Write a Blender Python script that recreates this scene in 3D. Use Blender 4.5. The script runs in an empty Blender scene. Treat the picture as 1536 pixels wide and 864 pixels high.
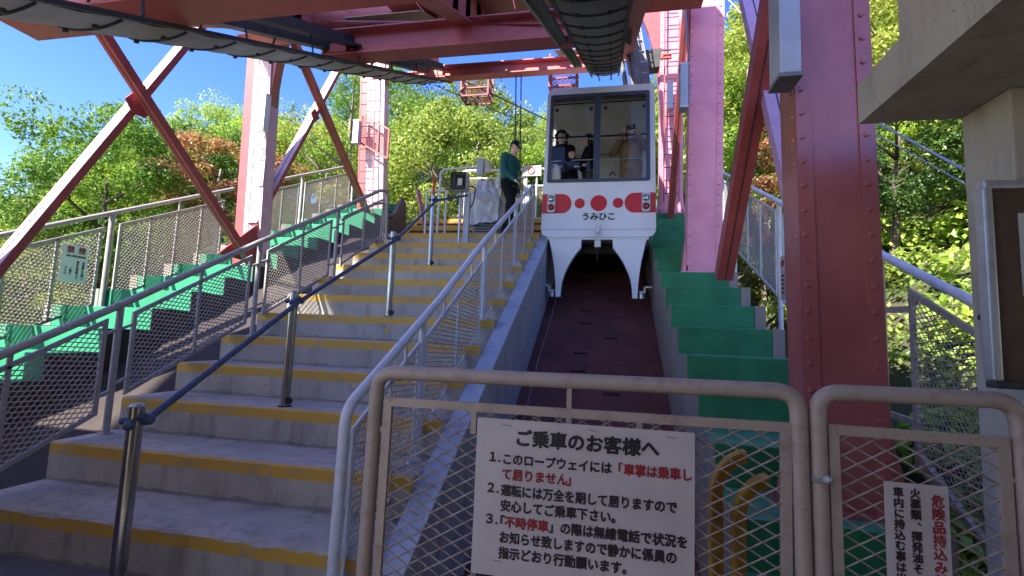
import bpy, bmesh, math, random
from mathutils import Vector, Matrix, Euler
V = Vector
random.seed(7)
sc = bpy.context.scene
col = sc.collection

# ------------------------------------------------------------------ camera, world, sun, exposure
CAM_H = 1.451
def make_camera():
    yaw, pitch, roll = .1963, .1013, .0396
    cy, sy, cp, sp = math.cos(yaw), math.sin(yaw), math.cos(pitch), math.sin(pitch)
    F = V((-sy*cp, cy*cp, sp)); R0 = V((cy, sy, 0)); U0 = R0.cross(F)
    c, s = math.cos(roll), math.sin(roll)
    R = c*R0 + s*U0; U = -s*R0 + c*U0
    cd = bpy.data.cameras.new('camera'); cd.sensor_width = 36; cd.lens = 731.9*36/1536
    cd.clip_start = .05; cd.clip_end = 2000
    o = bpy.data.objects.new('camera', cd); col.objects.link(o)
    m = Matrix((R, U, -F)).transposed().to_4x4(); m.translation = V((0, 0, CAM_H))
    o.matrix_world = m; sc.camera = o
make_camera()

SUN_EL, SUN_AZ = 44, 215          # azimuth clockwise from +Y: the sun stands behind the camera, to its left
w = bpy.data.worlds.new("World"); sc.world = w; w.use_nodes = True
nt = w.node_tree; bg = nt.nodes['Background']
sky = nt.nodes.new('ShaderNodeTexSky'); sky.sky_type = 'NISHITA'; sky.sun_disc = False
sky.sun_elevation = math.radians(SUN_EL); sky.sun_rotation = math.radians(SUN_AZ)
sky.air_density = 1.0; sky.dust_density = .3; sky.ozone_density = 3.0
hs = nt.nodes.new('ShaderNodeHueSaturation'); hs.inputs['Saturation'].default_value = 1.30; hs.inputs['Hue'].default_value = .525      # a deep clear autumn sky
nt.links.new(sky.outputs[0], hs.inputs['Color']); nt.links.new(hs.outputs[0], bg.inputs[0]); bg.inputs[1].default_value = .085
sd = bpy.data.lights.new('sun', 'SUN'); sd.energy = 3.0; sd.angle = math.radians(.5); sd.color = (1, .95, .87)
so = bpy.data.objects.new('sun', sd); col.objects.link(so)
az, el = math.radians(SUN_AZ), math.radians(SUN_EL)
sdir = V((math.sin(az)*math.cos(el), math.cos(az)*math.cos(el), math.sin(el)))
so.rotation_euler = (-sdir).to_track_quat('-Z', 'Y').to_euler(); so.location = sdir*60
sc.view_settings.view_transform = 'Standard'; sc.view_settings.look = 'None'
sc.view_settings.gamma = 1; sc.view_settings.exposure = 2.5
sc.render.engine = 'CYCLES'
sc.cycles.max_bounces = 8; sc.cycles.transparent_max_bounces = 12

# ------------------------------------------------------------------ materials
MATS = {}
def mat(name, c, rough=.6, c2=None, scale=6, mix=(.4, .62), bump=0, bscale=40, metal=0, spec=.5, detail=6, rand=0, coat=0, wear=None):
    m = bpy.data.materials.new(name); m.use_nodes = True; n = m.node_tree; b = n.nodes['Principled BSDF']
    b.inputs['Roughness'].default_value = rough; b.inputs['Metallic'].default_value = metal
    b.inputs['Specular IOR Level'].default_value = spec
    if coat: b.inputs['Coat Weight'].default_value = coat; b.inputs['Coat Roughness'].default_value = .25
    tc = n.nodes.new('ShaderNodeTexCoord')
    cc = (*c, 1)
    b.inputs['Base Color'].default_value = cc
    last = None
    if c2 is None: c2 = tuple(x*.82 for x in c)
    no = n.nodes.new('ShaderNodeTexNoise'); no.inputs['Scale'].default_value = scale; no.inputs['Detail'].default_value = detail
    no.inputs['Roughness'].default_value = .65
    n.links.new(tc.outputs['Object'], no.inputs['Vector'])
    mr = n.nodes.new('ShaderNodeMapRange'); mr.inputs[1].default_value = mix[0]; mr.inputs[2].default_value = mix[1]
    n.links.new(no.outputs[0], mr.inputs[0])
    mx = n.nodes.new('ShaderNodeMix'); mx.data_type = 'RGBA'
    mx.inputs[6].default_value = cc; mx.inputs[7].default_value = (*c2, 1)
    n.links.new(mr.outputs[0], mx.inputs[0]); n.links.new(mx.outputs[2], b.inputs['Base Color'])
    rr = n.nodes.new('ShaderNodeMapRange'); rr.inputs[3].default_value = max(.05, rough-.08); rr.inputs[4].default_value = min(1, rough+.12)
    n.links.new(no.outputs[0], rr.inputs[0]); n.links.new(rr.outputs[0], b.inputs['Roughness'])
    if wear:      # chips, rust or dirt in irregular patches and fine specks
        wc, th = wear
        wn = n.nodes.new('ShaderNodeTexNoise'); wn.inputs['Scale'].default_value = 5.5; wn.inputs['Detail'].default_value = 12; wn.inputs['Roughness'].default_value = .78
        n.links.new(tc.outputs['Object'], wn.inputs['Vector'])
        wr = n.nodes.new('ShaderNodeMapRange'); wr.inputs[1].default_value = th-.04; wr.inputs[2].default_value = th+.05; wr.inputs[4].default_value = .85
        n.links.new(wn.outputs[0], wr.inputs[0])
        wx = n.nodes.new('ShaderNodeMix'); wx.data_type = 'RGBA'; wx.inputs[7].default_value = (*wc, 1)
        n.links.new(wr.outputs[0], wx.inputs[0]); n.links.new(mx.outputs[2], wx.inputs[6]); n.links.new(wx.outputs[2], b.inputs['Base Color'])
    if bump:
        nb = n.nodes.new('ShaderNodeTexNoise'); nb.inputs['Scale'].default_value = bscale; nb.inputs['Detail'].default_value = 5
        n.links.new(tc.outputs['Object'], nb.inputs['Vector'])
        bp = n.nodes.new('ShaderNodeBump'); bp.inputs['Strength'].default_value = bump; bp.inputs['Distance'].default_value = .01
        n.links.new(nb.outputs[0], bp.inputs['Height']); n.links.new(bp.outputs[0], b.inputs['Normal'])
    MATS[name] = m
    return m

def streaky(name, c, c2, c3, rough=.85, vs=(3, 3, .6)):
    """concrete: large blotches, run-off streaks, pits and fine grain"""
    m = mat(name, c, rough, c2, scale=1.7, mix=(.35, .7), bump=.35, bscale=55)
    n = m.node_tree; b = n.nodes['Principled BSDF']
    src = b.inputs['Base Color'].links[0].from_socket
    tc = [x for x in n.nodes if x.type == 'TEX_COORD'][0]
    mp = n.nodes.new('ShaderNodeMapping'); mp.inputs['Scale'].default_value = vs
    n.links.new(tc.outputs['Object'], mp.inputs[0])
    no = n.nodes.new('ShaderNodeTexNoise'); no.inputs['Scale'].default_value = 2.5; no.inputs['Detail'].default_value = 8; no.inputs['Roughness'].default_value = .7
    n.links.new(mp.outputs[0], no.inputs['Vector'])
    mr = n.nodes.new('ShaderNodeMapRange'); mr.inputs[1].default_value = .5; mr.inputs[2].default_value = .72; mr.inputs[4].default_value = .7
    n.links.new(no.outputs[0], mr.inputs[0])
    mx = n.nodes.new('ShaderNodeMix'); mx.data_type = 'RGBA'; mx.inputs[7].default_value = (*c3, 1)
    n.links.new(mr.outputs[0], mx.inputs[0]); n.links.new(src, mx.inputs[6])
    vo = n.nodes.new('ShaderNodeTexNoise'); vo.inputs['Scale'].default_value = 38; vo.inputs['Detail'].default_value = 2
    n.links.new(tc.outputs['Object'], vo.inputs['Vector'])
    m2 = n.nodes.new('ShaderNodeMapRange'); m2.inputs[1].default_value = .71; m2.inputs[2].default_value = .78; m2.inputs[4].default_value = .7
    n.links.new(vo.outputs[0], m2.inputs[0])
    mx2 = n.nodes.new('ShaderNodeMix'); mx2.data_type = 'RGBA'; mx2.inputs[7].default_value = (*[x*.25 for x in c3], 1)
    n.links.new(m2.outputs[0], mx2.inputs[0]); n.links.new(mx.outputs[2], mx2.inputs[6])
    n.links.new(mx2.outputs[2], b.inputs['Base Color'])
    return m

streaky('step_concrete', (.48, .425, .35), (.34, .30, .25), (.17, .15, .125))
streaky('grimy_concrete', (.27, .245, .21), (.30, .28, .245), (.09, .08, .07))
streaky('trench_concrete', (.42, .42, .42), (.33, .33, .34), (.12, .115, .12))
streaky('strip_concrete', (.50, .53, .58), (.42, .45, .5), (.19, .2, .24))
streaky('canopy_concrete', (.42, .37, .31), (.34, .30, .25), (.2, .17, .12))
streaky('beige_concrete', (.30, .25, .20), (.24, .2, .17), (.13, .11, .09))
streaky('brown_concrete', (.05, .036, .03), (.038, .028, .024), (.022, .017, .015))
streaky('floor_concrete', (.13, .12, .12), (.1, .09, .09), (.06, .055, .055))
mat('shield_brown', (.13, .085, .06), .6, (.09, .06, .045), scale=4)
mat('shaded_red', (.26, .05, .04), .5, (.2, .04, .035), scale=5)  # red darkened so the baskets and guard look shaded
mat('white_ceiling', (.74, .72, .68), .8, (.66, .64, .6), scale=1.2)
streaky('plaza_concrete', (.62, .51, .38), (.56, .46, .34), (.44, .36, .27))  # warm pale tone chosen to bounce fill light
mat('yellow_paint', (.60, .34, .04), .6, (.40, .30, .15), scale=11, mix=(.50, .66), bump=.25, bscale=60, detail=9)
mat('yellow_bright', (.62, .34, .03), .55, (.45, .22, .03), scale=4, bump=.2)
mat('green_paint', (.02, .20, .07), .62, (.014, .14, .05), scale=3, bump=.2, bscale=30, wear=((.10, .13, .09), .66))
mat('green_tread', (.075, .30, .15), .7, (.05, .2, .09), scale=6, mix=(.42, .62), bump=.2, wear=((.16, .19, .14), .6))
mat('green_left', (.016, .27, .125), .62, (.013, .2, .095), scale=3, bump=.2, bscale=30, wear=((.12, .2, .14), .66))
mat('maroon_floor', (.15, .042, .032), .7, (.09, .028, .024), scale=2.2, bump=.3, bscale=30, wear=((.03, .015, .015), .6))
mat('slot_dark', (.045, .016, .015), .8)
mat('rose_paint', (.74, .27, .34), .4, (.66, .22, .28), scale=2.5, bump=.06, bscale=25, coat=.15, wear=((.4, .14, .13), .665))  # tower pink made lighter, the light on the farther right pillars painted in
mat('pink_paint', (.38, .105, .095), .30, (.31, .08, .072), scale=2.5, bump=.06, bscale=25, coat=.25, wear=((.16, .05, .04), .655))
mat('faded_pink', (.74, .50, .52), .45, (.66, .40, .43), scale=3, bump=.06, wear=((.4, .2, .19), .66))  # tower pink lightened to near white, sunlight put into the colour
mat('lilac_paint', (.58, .36, .52), .4, (.52, .32, .46), scale=3, bump=.06)  # brace colour with the pale violet of skylight painted in
mat('red_paint', (.40, .075, .072), .42, (.30, .055, .05), scale=3, bump=.1, bscale=30, wear=((.14, .05, .04), .64))
mat('beam_paint', (.56, .15, .13), .5, (.44, .11, .09), scale=2, mix=(.35, .7), bump=.1, bscale=30, wear=((.13, .05, .04), .62))
mat('tan_paint', (.42, .27, .18), .6, (.3, .17, .11), scale=2)
mat('rail_paint', (.36, .33, .31), .45, (.26, .22, .2), scale=9, mix=(.5, .75), bump=.12, bscale=50, wear=((.12, .07, .045), .65))
mat('gate_paint', (.37, .295, .24), .42, (.27, .2, .16), scale=14, mix=(.5, .7), bump=.15, bscale=60, wear=((.10, .055, .035), .64))
mat('mesh_pale', (.50, .45, .39), .5, (.36, .31, .26), scale=20)
mat('mesh_paint', (.38, .325, .27), .5, (.22, .16, .12), scale=20)
mat('silver_paint', (.62, .63, .66), .4, (.48, .48, .5), scale=12, mix=(.5, .75), bump=.08, wear=((.25, .22, .2), .67))
mat('steel', (.42, .40, .39), .22, (.33, .31, .3), scale=8, metal=1)
mat('blue_grip', (.035, .055, .12), .5, (.06, .08, .13), scale=15)
mat('cabin_white', (.74, .76, .80), .3, (.62, .65, .7), scale=1.5, mix=(.45, .8), coat=.3, bump=.02, wear=((.42, .41, .4), .70))
mat('cabin_inside', (.60, .58, .56), .55, (.52, .5, .48), scale=1.5)
mat('cabin_red', (.62, .012, .02), .35, (.52, .012, .02), scale=4)
mat('frame_navy', (.035, .05, .085), .45, (.05, .06, .085), scale=8)
mat('black_rubber', (.012, .012, .013), .6)
mat('dark_steel', (.05, .05, .048), .55, (.03, .028, .026), scale=5)
mat('canopy_tan', (.76, .68, .56), .75, (.54, .47, .37), scale=2.5, mix=(.35, .7), bump=.12, bscale=18)
mat('canopy_sheet', (.34, .32, .24), .75, (.26, .24, .18), scale=2.5, mix=(.35, .7), bump=.12, bscale=18)
mat('grey_hanger', (.21, .21, .24), .5, (.15, .15, .17), scale=4)
mat('lamp_white', (.82, .82, .8), .4, (.78, .78, .76))
mat('lamp_cover', (.42, .46, .52), .4, (.36, .4, .46), scale=3)
mat('sign_white', (.52, .46, .445), .5, (.45, .395, .38), scale=3)
mat('ink_black', (.02, .018, .02), .5)
mat('ink_red', (.30, .022, .03), .5)
mat('board_brown', (.10, .055, .035), .6, (.075, .04, .026), scale=9)
mat('aluminium', (.55, .55, .57), .35, (.45, .45, .47), scale=10, metal=.6)
mat('poster_teal', (.05, .22, .26), .5, (.02, .1, .13), scale=25)
mat('poster_paper', (.5, .52, .5), .5)
mat('plastic_sheet', (.52, .53, .55), .3, (.4, .41, .42), scale=4, bump=.5, bscale=7)
mat('crate_grey', (.22, .24, .27), .6)
mat('beige_box', (.62, .58, .52), .5, (.42, .38, .32), scale=5)
mat('skin', (.80, .54, .42), .5, (.74, .48, .37), scale=8)
mat('black_cloth', (.014, .013, .016), .95, (.02, .019, .022), scale=10, bump=.2, spec=.1)
mat('grey_cloth', (.09, .085, .09), .85, (.06, .06, .06), scale=10, bump=.2)
mat('teal_cloth', (.008, .11, .095), .7, (.006, .08, .07), scale=6, bump=.25, bscale=12)
mat('khaki_cloth', (.26, .17, .085), .85, (.2, .13, .065), scale=6, bump=.25, bscale=12)
mat('mask_white', (.6, .58, .57), .7)
mat('hair', (.012, .009, .009), .5)
mat('rope_dark', (.05, .045, .045), .5)
mat('rope_light', (.45, .43, .46), .4, metal=.6)
mat('orange_red', (.65, .06, .03), .5)
mat('lens_dark', (.01, .01, .012), .1, coat=.5)
mat('lens_clear', (.5, .5, .52), .08, metal=.7)
mat('lens_red', (.35, .01, .01), .15, coat=.5)
mat('bark', (.12, .09, .065), .9, (.06, .045, .035), scale=9, bump=.6, bscale=12)
mat('bark_pale', (.27, .22, .17), .9, (.16, .12, .09), scale=9, bump=.5, bscale=12)
mat('soil', (.06, .05, .03), .95, (.04, .06, .015), scale=.8, mix=(.4, .6), bump=.8, bscale=4)
mat('rock', (.2, .18, .15), .9, (.1, .09, .07), scale=2, bump=.9, bscale=4)

def leafmat(name, a, b2, c3, var=.5):
    m = bpy.data.materials.new(name); m.use_nodes = True; n = m.node_tree
    for x in list(n.nodes): n.nodes.remove(x)
    out = n.nodes.new('ShaderNodeOutputMaterial')
    tc = n.nodes.new('ShaderNodeTexCoord'); oi = n.nodes.new('ShaderNodeObjectInfo')
    no = n.nodes.new('ShaderNodeTexNoise'); no.inputs['Scale'].default_value = 1.3; no.inputs['Detail'].default_value = 4
    n.links.new(tc.outputs['Object'], no.inputs['Vector'])
    ad = n.nodes.new('ShaderNodeMath'); ad.operation = 'MULTIPLY_ADD'; ad.inputs[1].default_value = .5; n.links.new(oi.outputs['Random'], ad.inputs[0])
    sb = n.nodes.new('ShaderNodeMath'); sb.operation = 'SUBTRACT'; sb.inputs[1].default_value = .25; n.links.new(no.outputs[0], sb.inputs[0])
    n.links.new(sb.outputs[0], ad.inputs[2])
    wn = n.nodes.new('ShaderNodeTexNoise'); wn.inputs['Scale'].default_value = 9; wn.inputs['Detail'].default_value = 2
    n.links.new(tc.outputs['Object'], wn.inputs['Vector'])
    a2 = n.nodes.new('ShaderNodeMath'); a2.operation = 'MULTIPLY_ADD'; a2.inputs[1].default_value = .6; n.links.new(wn.outputs[0], a2.inputs[0])
    s2 = n.nodes.new('ShaderNodeMath'); s2.operation = 'SUBTRACT'; s2.inputs[1].default_value = .3; n.links.new(ad.outputs[0], s2.inputs[0])
    n.links.new(s2.outputs[0], a2.inputs[2])
    cr = n.nodes.new('ShaderNodeValToRGB'); e = cr.color_ramp.elements
    e[0].position = .22; e[0].color = (*a, 1); e[1].position = .78; e[1].color = (*c3, 1)
    k = e.new(.5); k.color = (*b2, 1)
    n.links.new(a2.outputs[0], cr.inputs[0])
    d = n.nodes.new('ShaderNodeBsdfDiffuse'); t = n.nodes.new('ShaderNodeBsdfTranslucent'); g = n.nodes.new('ShaderNodeBsdfGlossy')
    g.inputs['Roughness'].default_value = .45
    n.links.new(cr.outputs[0], d.inputs[0]); n.links.new(cr.outputs[0], t.inputs[0])
    ms = n.nodes.new('ShaderNodeMixShader'); ms.inputs[0].default_value = .45
    n.links.new(d.outputs[0], ms.inputs[1]); n.links.new(t.outputs[0], ms.inputs[2])
    m3 = n.nodes.new('ShaderNodeMixShader'); m3.inputs[0].default_value = .03
    n.links.new(ms.outputs[0], m3.inputs[1]); n.links.new(g.outputs[0], m3.inputs[2])
    n.links.new(m3.outputs[0], out.inputs[0]); MATS[name] = m
leafmat('leaf_green', (.11, .22, .03), (.28, .42, .05), (.48, .58, .09))
leafmat('leaf_dark', (.05, .11, .025), (.12, .22, .04), (.22, .34, .06))
leafmat('leaf_yellow', (.12, .18, .03), (.25, .34, .055), (.42, .46, .09))
leafmat('leaf_red', (.20, .14, .04), (.42, .17, .09), (.42, .30, .09))

def glassmat():
    m = bpy.data.materials.new('glass'); m.use_nodes = True; n = m.node_tree
    for x in list(n.nodes): n.nodes.remove(x)
    o = n.nodes.new('ShaderNodeOutputMaterial'); t = n.nodes.new('ShaderNodeBsdfTransparent'); t.inputs[0].default_value = (.93, .94, .94, 1)
    g = n.nodes.new('ShaderNodeBsdfGlossy'); g.inputs['Roughness'].default_value = .03
    f = n.nodes.new('ShaderNodeFresnel'); f.inputs[0].default_value = 1.22
    ms = n.nodes.new('ShaderNodeMixShader'); n.links.new(f.outputs[0], ms.inputs[0])
    n.links.new(t.outputs[0], ms.inputs[1]); n.links.new(g.outputs[0], ms.inputs[2]); n.links.new(ms.outputs[0], o.inputs[0])
    MATS['glass'] = m
glassmat()

# ------------------------------------------------------------------ helpers
def obj(name, bm, m, parent=None, smooth=False, sharp=35):
    """link a bmesh (world coordinates) as one object; m is a material name or a list"""
    me = bpy.data.meshes.new(name)
    if isinstance(bm, bmesh.types.BMesh):
        bmesh.ops.recalc_face_normals(bm, faces=bm.faces[:]); bm.to_mesh(me); bm.free()
    else: me = bm
    for k in ([m] if isinstance(m, str) else m): me.materials.append(MATS[k])
    if smooth:
        me.shade_smooth()
        try: me.set_sharp_from_angle(angle=math.radians(sharp))
        except Exception: pass
    o = bpy.data.objects.new(name, me); col.objects.link(o)
    if parent is not None:
        o.parent = parent
        r = parent
        off = V((0, 0, 0))
        while r is not None: off = off + V(r.location); r = r.parent
        o.location = -off
    return o
def tag(o, label=None, cat=None, group=None, kind=None):
    if label: o['label'] = label
    if cat: o['category'] = cat
    if group: o['group'] = group
    if kind: o['kind'] = kind
    return o
def thing(name, label, cat, loc=(0, 0, 0), group=None):
    o = bpy.data.objects.new(name, None); col.objects.link(o); o.location = loc
    o.empty_display_size = .2
    return tag(o, label, cat, group)
def BM(): return bmesh.new()

def box(bm, x0, x1, y0, y1, z0, z1, bev=0):
    vs = [bm.verts.new((x, y, z)) for x in (x0, x1) for y in (y0, y1) for z in (z0, z1)]
    fs = [bm.faces.new([vs[i] for i in q]) for q in ((0, 1, 3, 2), (4, 6, 7, 5), (0, 4, 5, 1), (2, 3, 7, 6), (0, 2, 6, 4), (1, 5, 7, 3))]
    if bev:
        es = list({e for f in fs for e in f.edges})
        bmesh.ops.bevel(bm, geom=es, offset=bev, segments=2, affect='EDGES', profile=.6)
    return vs
def bar(bm, p, q, w, h, up=(0, 0, 1), ext=0):
    """rectangular bar p->q, w across, h along `up`"""
    p, q = V(p), V(q); d = (q-p).normalized(); p = p-d*ext; q = q+d*ext
    s = d.cross(V(up)); s = s.normalized() if s.length > 1e-6 else d.orthogonal().normalized()
    u = s.cross(d).normalized()
    vs = [bm.verts.new(a + s*(i*w/2) + u*(j*h/2)) for a in (p, q) for i, j in ((-1, -1), (1, -1), (1, 1), (-1, 1))]
    for f in ((3, 2, 1, 0), (4, 5, 6, 7), (0, 1, 5, 4), (1, 2, 6, 5), (2, 3, 7, 6), (3, 0, 4, 7)): bm.faces.new([vs[i] for i in f])
def tube(bm, pts, r, n=10, caps=True, r2=None):
    pts = [V(p) for p in pts]; m = len(pts); rings = []
    nrm = None
    for i, p in enumerate(pts):
        a = (p-pts[i-1]).normalized() if i else None; b = (pts[i+1]-p).normalized() if i < m-1 else None
        t = (a+b).normalized() if a and b else (a or b)
        if nrm is None: nrm = t.orthogonal().normalized()
        else: nrm = (nrm - t*nrm.dot(t)).normalized()
        bn = t.cross(nrm)
        rr = r if r2 is None else r+(r2-r)*i/(m-1)
        k = 1/max(.5, (math.sqrt((1+a.dot(b))/2) if a and b else 1))
        rings.append([bm.verts.new(p + (nrm*math.cos(2*math.pi*j/n)+bn*math.sin(2*math.pi*j/n))*rr) for j in range(n)])
    for i in range(m-1):
        for j in range(n):
            bm.faces.new((rings[i][j], rings[i][(j+1) % n], rings[i+1][(j+1) % n], rings[i+1][j]))
    if caps: bm.faces.new(rings[0][::-1]); bm.faces.new(rings[-1])
def rounded(pts, r, seg=6):
    """polyline with its inner corners rounded"""
    pts = [V(p) for p in pts]; out = [pts[0]]
    for i in range(1, len(pts)-1):
        a, b, c = pts[i-1], pts[i], pts[i+1]
        u = (a-b).normalized(); v = (c-b).normalized()
        ang = u.angle(v); d = min(r/math.tan(ang/2), (a-b).length*.48, (c-b).length*.48)
        p0 = b+u*d; p1 = b+v*d
        for k in range(seg+1):
            t = k/seg; out.append((1-t)**2*p0 + 2*t*(1-t)*b + t*t*p1)
    out.append(pts[-1]); return out
def extrude(bm, poly, fn, t0, t1):
    """poly: 2D outline, fn(a,b,t)->3D"""
    A = [bm.verts.new(fn(a, b, t0)) for a, b in poly]; B = [bm.verts.new(fn(a, b, t1)) for a, b in poly]
    from mathutils.geometry import tessellate_polygon
    n = len(poly)
    for a, b, c in tessellate_polygon([[V((p[0], p[1], 0)) for p in poly]]):
        bm.faces.new((A[a], A[b], A[c])); bm.faces.new((B[c], B[b], B[a]))
    for i in range(n): bm.faces.new((A[i], B[i], B[(i+1) % n], A[(i+1) % n]))
def disc(bm, c, r, axis, th, n=20):
    c = V(c); axis = V(axis).normalized(); u = axis.orthogonal().normalized(); v = axis.cross(u)
    A = [bm.verts.new(c+(u*math.cos(2*math.pi*i/n)+v*math.sin(2*math.pi*i/n))*r) for i in range(n)]
    B = [bm.verts.new(x.co+axis*th) for x in A]
    bm.faces.new(A[::-1]); bm.faces.new(B)
    for i in range(n): bm.faces.new((A[i], A[(i+1) % n], B[(i+1) % n], B[i]))
def ball(bm, c, r, sc3=(1, 1, 1), rot=None, u=14, v=9):
    M = Matrix.Translation(V(c)) @ (rot.to_4x4() if rot else Matrix()) @ Matrix.Diagonal((*[r*s for s in sc3], 1))
    return bmesh.ops.create_uvsphere(bm, u_segments=u, v_segments=v, radius=1, matrix=M)['verts']
def rivet(bm, c, axis, r=.016):
    c = V(c); axis = V(axis).normalized(); u = axis.orthogonal().normalized(); v = axis.cross(u)
    prev = [bm.verts.new(c+(u*math.cos(math.pi*i/3)+v*math.sin(math.pi*i/3))*r) for i in range(6)]
    top = [bm.verts.new(c+axis*r*.6+(u*math.cos(math.pi*i/3)+v*math.sin(math.pi*i/3))*r*.6) for i in range(6)]
    for i in range(6): bm.faces.new((prev[i], prev[(i+1) % 6], top[(i+1) % 6], top[i]))
    bm.faces.new(top)

def clip_line(poly, p, d):
    t0, t1 = -1e9, 1e9; n = len(poly)
    area = sum(poly[i][0]*poly[(i+1) % n][1]-poly[(i+1) % n][0]*poly[i][1] for i in range(n))
    sg = 1 if area > 0 else -1
    for i in range(n):
        ax, ay = poly[i]; bx, by = poly[(i+1) % n]
        nx, ny = -(by-ay)*sg, (bx-ax)*sg
        den = nx*d[0]+ny*d[1]; num = nx*(p[0]-ax)+ny*(p[1]-ay)
        if abs(den) < 1e-9:
            if num < 0: return None
            continue
        t = -num/den
        if den > 0: t0 = max(t0, t)
        else: t1 = min(t1, t)
    return (t0, t1) if t1-t0 > .005 else None
def mesh_panel(bm, poly, fn, cw, ch, th, rot=0):
    """expanded metal: two families of wires with diamonds cw x ch"""
    a = math.atan2(ch, cw)
    cx = sum(p[0] for p in poly)/len(poly); cz = sum(p[1] for p in poly)/len(poly)
    R = max(math.hypot(p[0]-cx, p[1]-cz) for p in poly)
    sp = cw*math.sin(a)
    for s in (1, -1):
        an = s*a+rot; d = (math.cos(an), math.sin(an)); nn = (-d[1], d[0])
        k = int(R/sp)+1
        for i in range(-k, k+1):
            c = clip_line(poly, (cx+nn[0]*i*sp, cz+nn[1]*i*sp), d)
            if not c: continue
            p = (cx+nn[0]*i*sp+d[0]*c[0], cz+nn[1]*i*sp+d[1]*c[0]); q = (cx+nn[0]*i*sp+d[0]*c[1], cz+nn[1]*i*sp+d[1]*c[1])
            P, Q = V(fn(*p)), V(fn(*q)); dd = (Q-P).normalized()
            nrm = (V(fn(1, 0))-V(fn(0, 0))).cross(V(fn(0, 1))-V(fn(0, 0))).normalized()
            sd_ = dd.cross(nrm)
            off = nrm*(.0015*s)
            vs = [bm.verts.new(x+off+y) for x in (P, Q) for y in (sd_*th/2, nrm*th*.45, -sd_*th/2, -nrm*th*.45)]
            for f in ((0, 1, 5, 4), (1, 2, 6, 5), (2, 3, 7, 6), (3, 0, 4, 7)): bm.faces.new([vs[j] for j in f])

def text(name, body, size, loc, mt, parent, bold=.0, rz=0, align='LEFT', vertical=False, sx=1, rx=math.pi/2, space=1.0):
    cu = bpy.data.curves.new(name, 'FONT'); cu.body = body; cu.size = size; cu.align_x = align; cu.align_y = 'BOTTOM'
    cu.extrude = .0010; cu.resolution_u = 3; cu.space_character = space
    t = bpy.data.objects.new(name+'_tmp', cu); col.objects.link(t)
    bpy.context.view_layer.update()
    me = bpy.data.meshes.new_from_object(t.evaluated_get(bpy.context.evaluated_depsgraph_get()))
    bpy.data.objects.remove(t); bpy.data.curves.remove(cu)
    M = Matrix.Translation(V(loc)) @ Matrix.Rotation(rz, 4, 'Z') @ Matrix.Rotation(rx, 4, 'X') @ Matrix.Diagonal((sx, 1, 1, 1))
    if bold:
        bm = BM(); bm.from_mesh(me); src = bm.verts[:]+bm.edges[:]+bm.faces[:]
        for k_, (dx, dy) in enumerate(((1, .3), (-1, -.3), (.3, -1), (-.3, 1), (.7, .7), (-.7, -.7))):
            g = bmesh.ops.duplicate(bm, geom=src)
            for v in g['geom']:
                if isinstance(v, bmesh.types.BMVert): v.co += V((dx*bold, dy*bold, (k_+1)*.00012))
        bm.to_mesh(me); bm.free()
    me.transform(M); me.name = name; me.materials.clear()
    return obj(name, me, mt, parent)

# inclined lines of the place: stairs, left / right green steps, ropeway steelwork
def stairline(Y): return .524*Y-1.044
def rope(Y, v): return .47*Y+v

# ------------------------------------------------------------------ terrain
def ground_z(x, y):
    z = .42*y-4.6
    if x > 2.8: z += (x-2.8)*.62*(1 if x < 30 else 1) + 1.6*math.tanh((x-2.8)/2.5)
    if x < -8: z -= min(3, (-8-x)*.12)
    a_ = math.degrees(math.atan2(x, y)) if y > 0 else -90
    if -36 < a_ < -14: z += 3.0*min(1, max(0, (math.hypot(x, y)-15)/14))*min(1, (a_+36)/10, (-14-a_)/5)
    if -58 < a_ <= -33: z += 3.4*min(1, max(0, (math.hypot(x, y)-17)/8))*min(1, (a_+58)/7, (-33-a_)/3)
    if a_ < -40: z -= min(1, (-40-a_)/12)*.012*math.hypot(x, y)
    z += .5*math.sin(x*.31+1)*math.sin(y*.27) + .25*math.sin(x*.9)*math.cos(y*.8+2)
    far = math.hypot(x, y)
    if far > 60: z = z*.0 + (60/far)*z + (1-60/far)*(8+6*math.sin(x*.03)*1)
    if y < 0: z = max(z, -7+.05*x)
    return min(z, 60)
def terrain():
    bm = BM(); xs = []; x = -160
    while x <= 160: xs.append(x); x += 1.2 if abs(x) < 22 else (4 if abs(x) < 60 else 12)
    ys = []; y = -60
    while y <= 220: ys.append(y); y += 1.2 if -4 < y < 32 else (4 if -20 < y < 70 else 12)
    g = []
    for y in ys:
        row = []
        for x in xs:
            z = ground_z(x, y)
            if -8.2 < x < 2.0 and y < 16: z = min(z, .42*y-5)     # cut under the station
            row.append(bm.verts.new((x, y, z)))
        g.append(row)
    for j in range(len(ys)-1):
        for i in range(len(xs)-1): bm.faces.new((g[j][i], g[j][i+1], g[j+1][i+1], g[j+1][i]))
    tag(obj('ground', bm, 'soil', smooth=True, sharp=180), kind='structure')
terrain()

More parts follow.
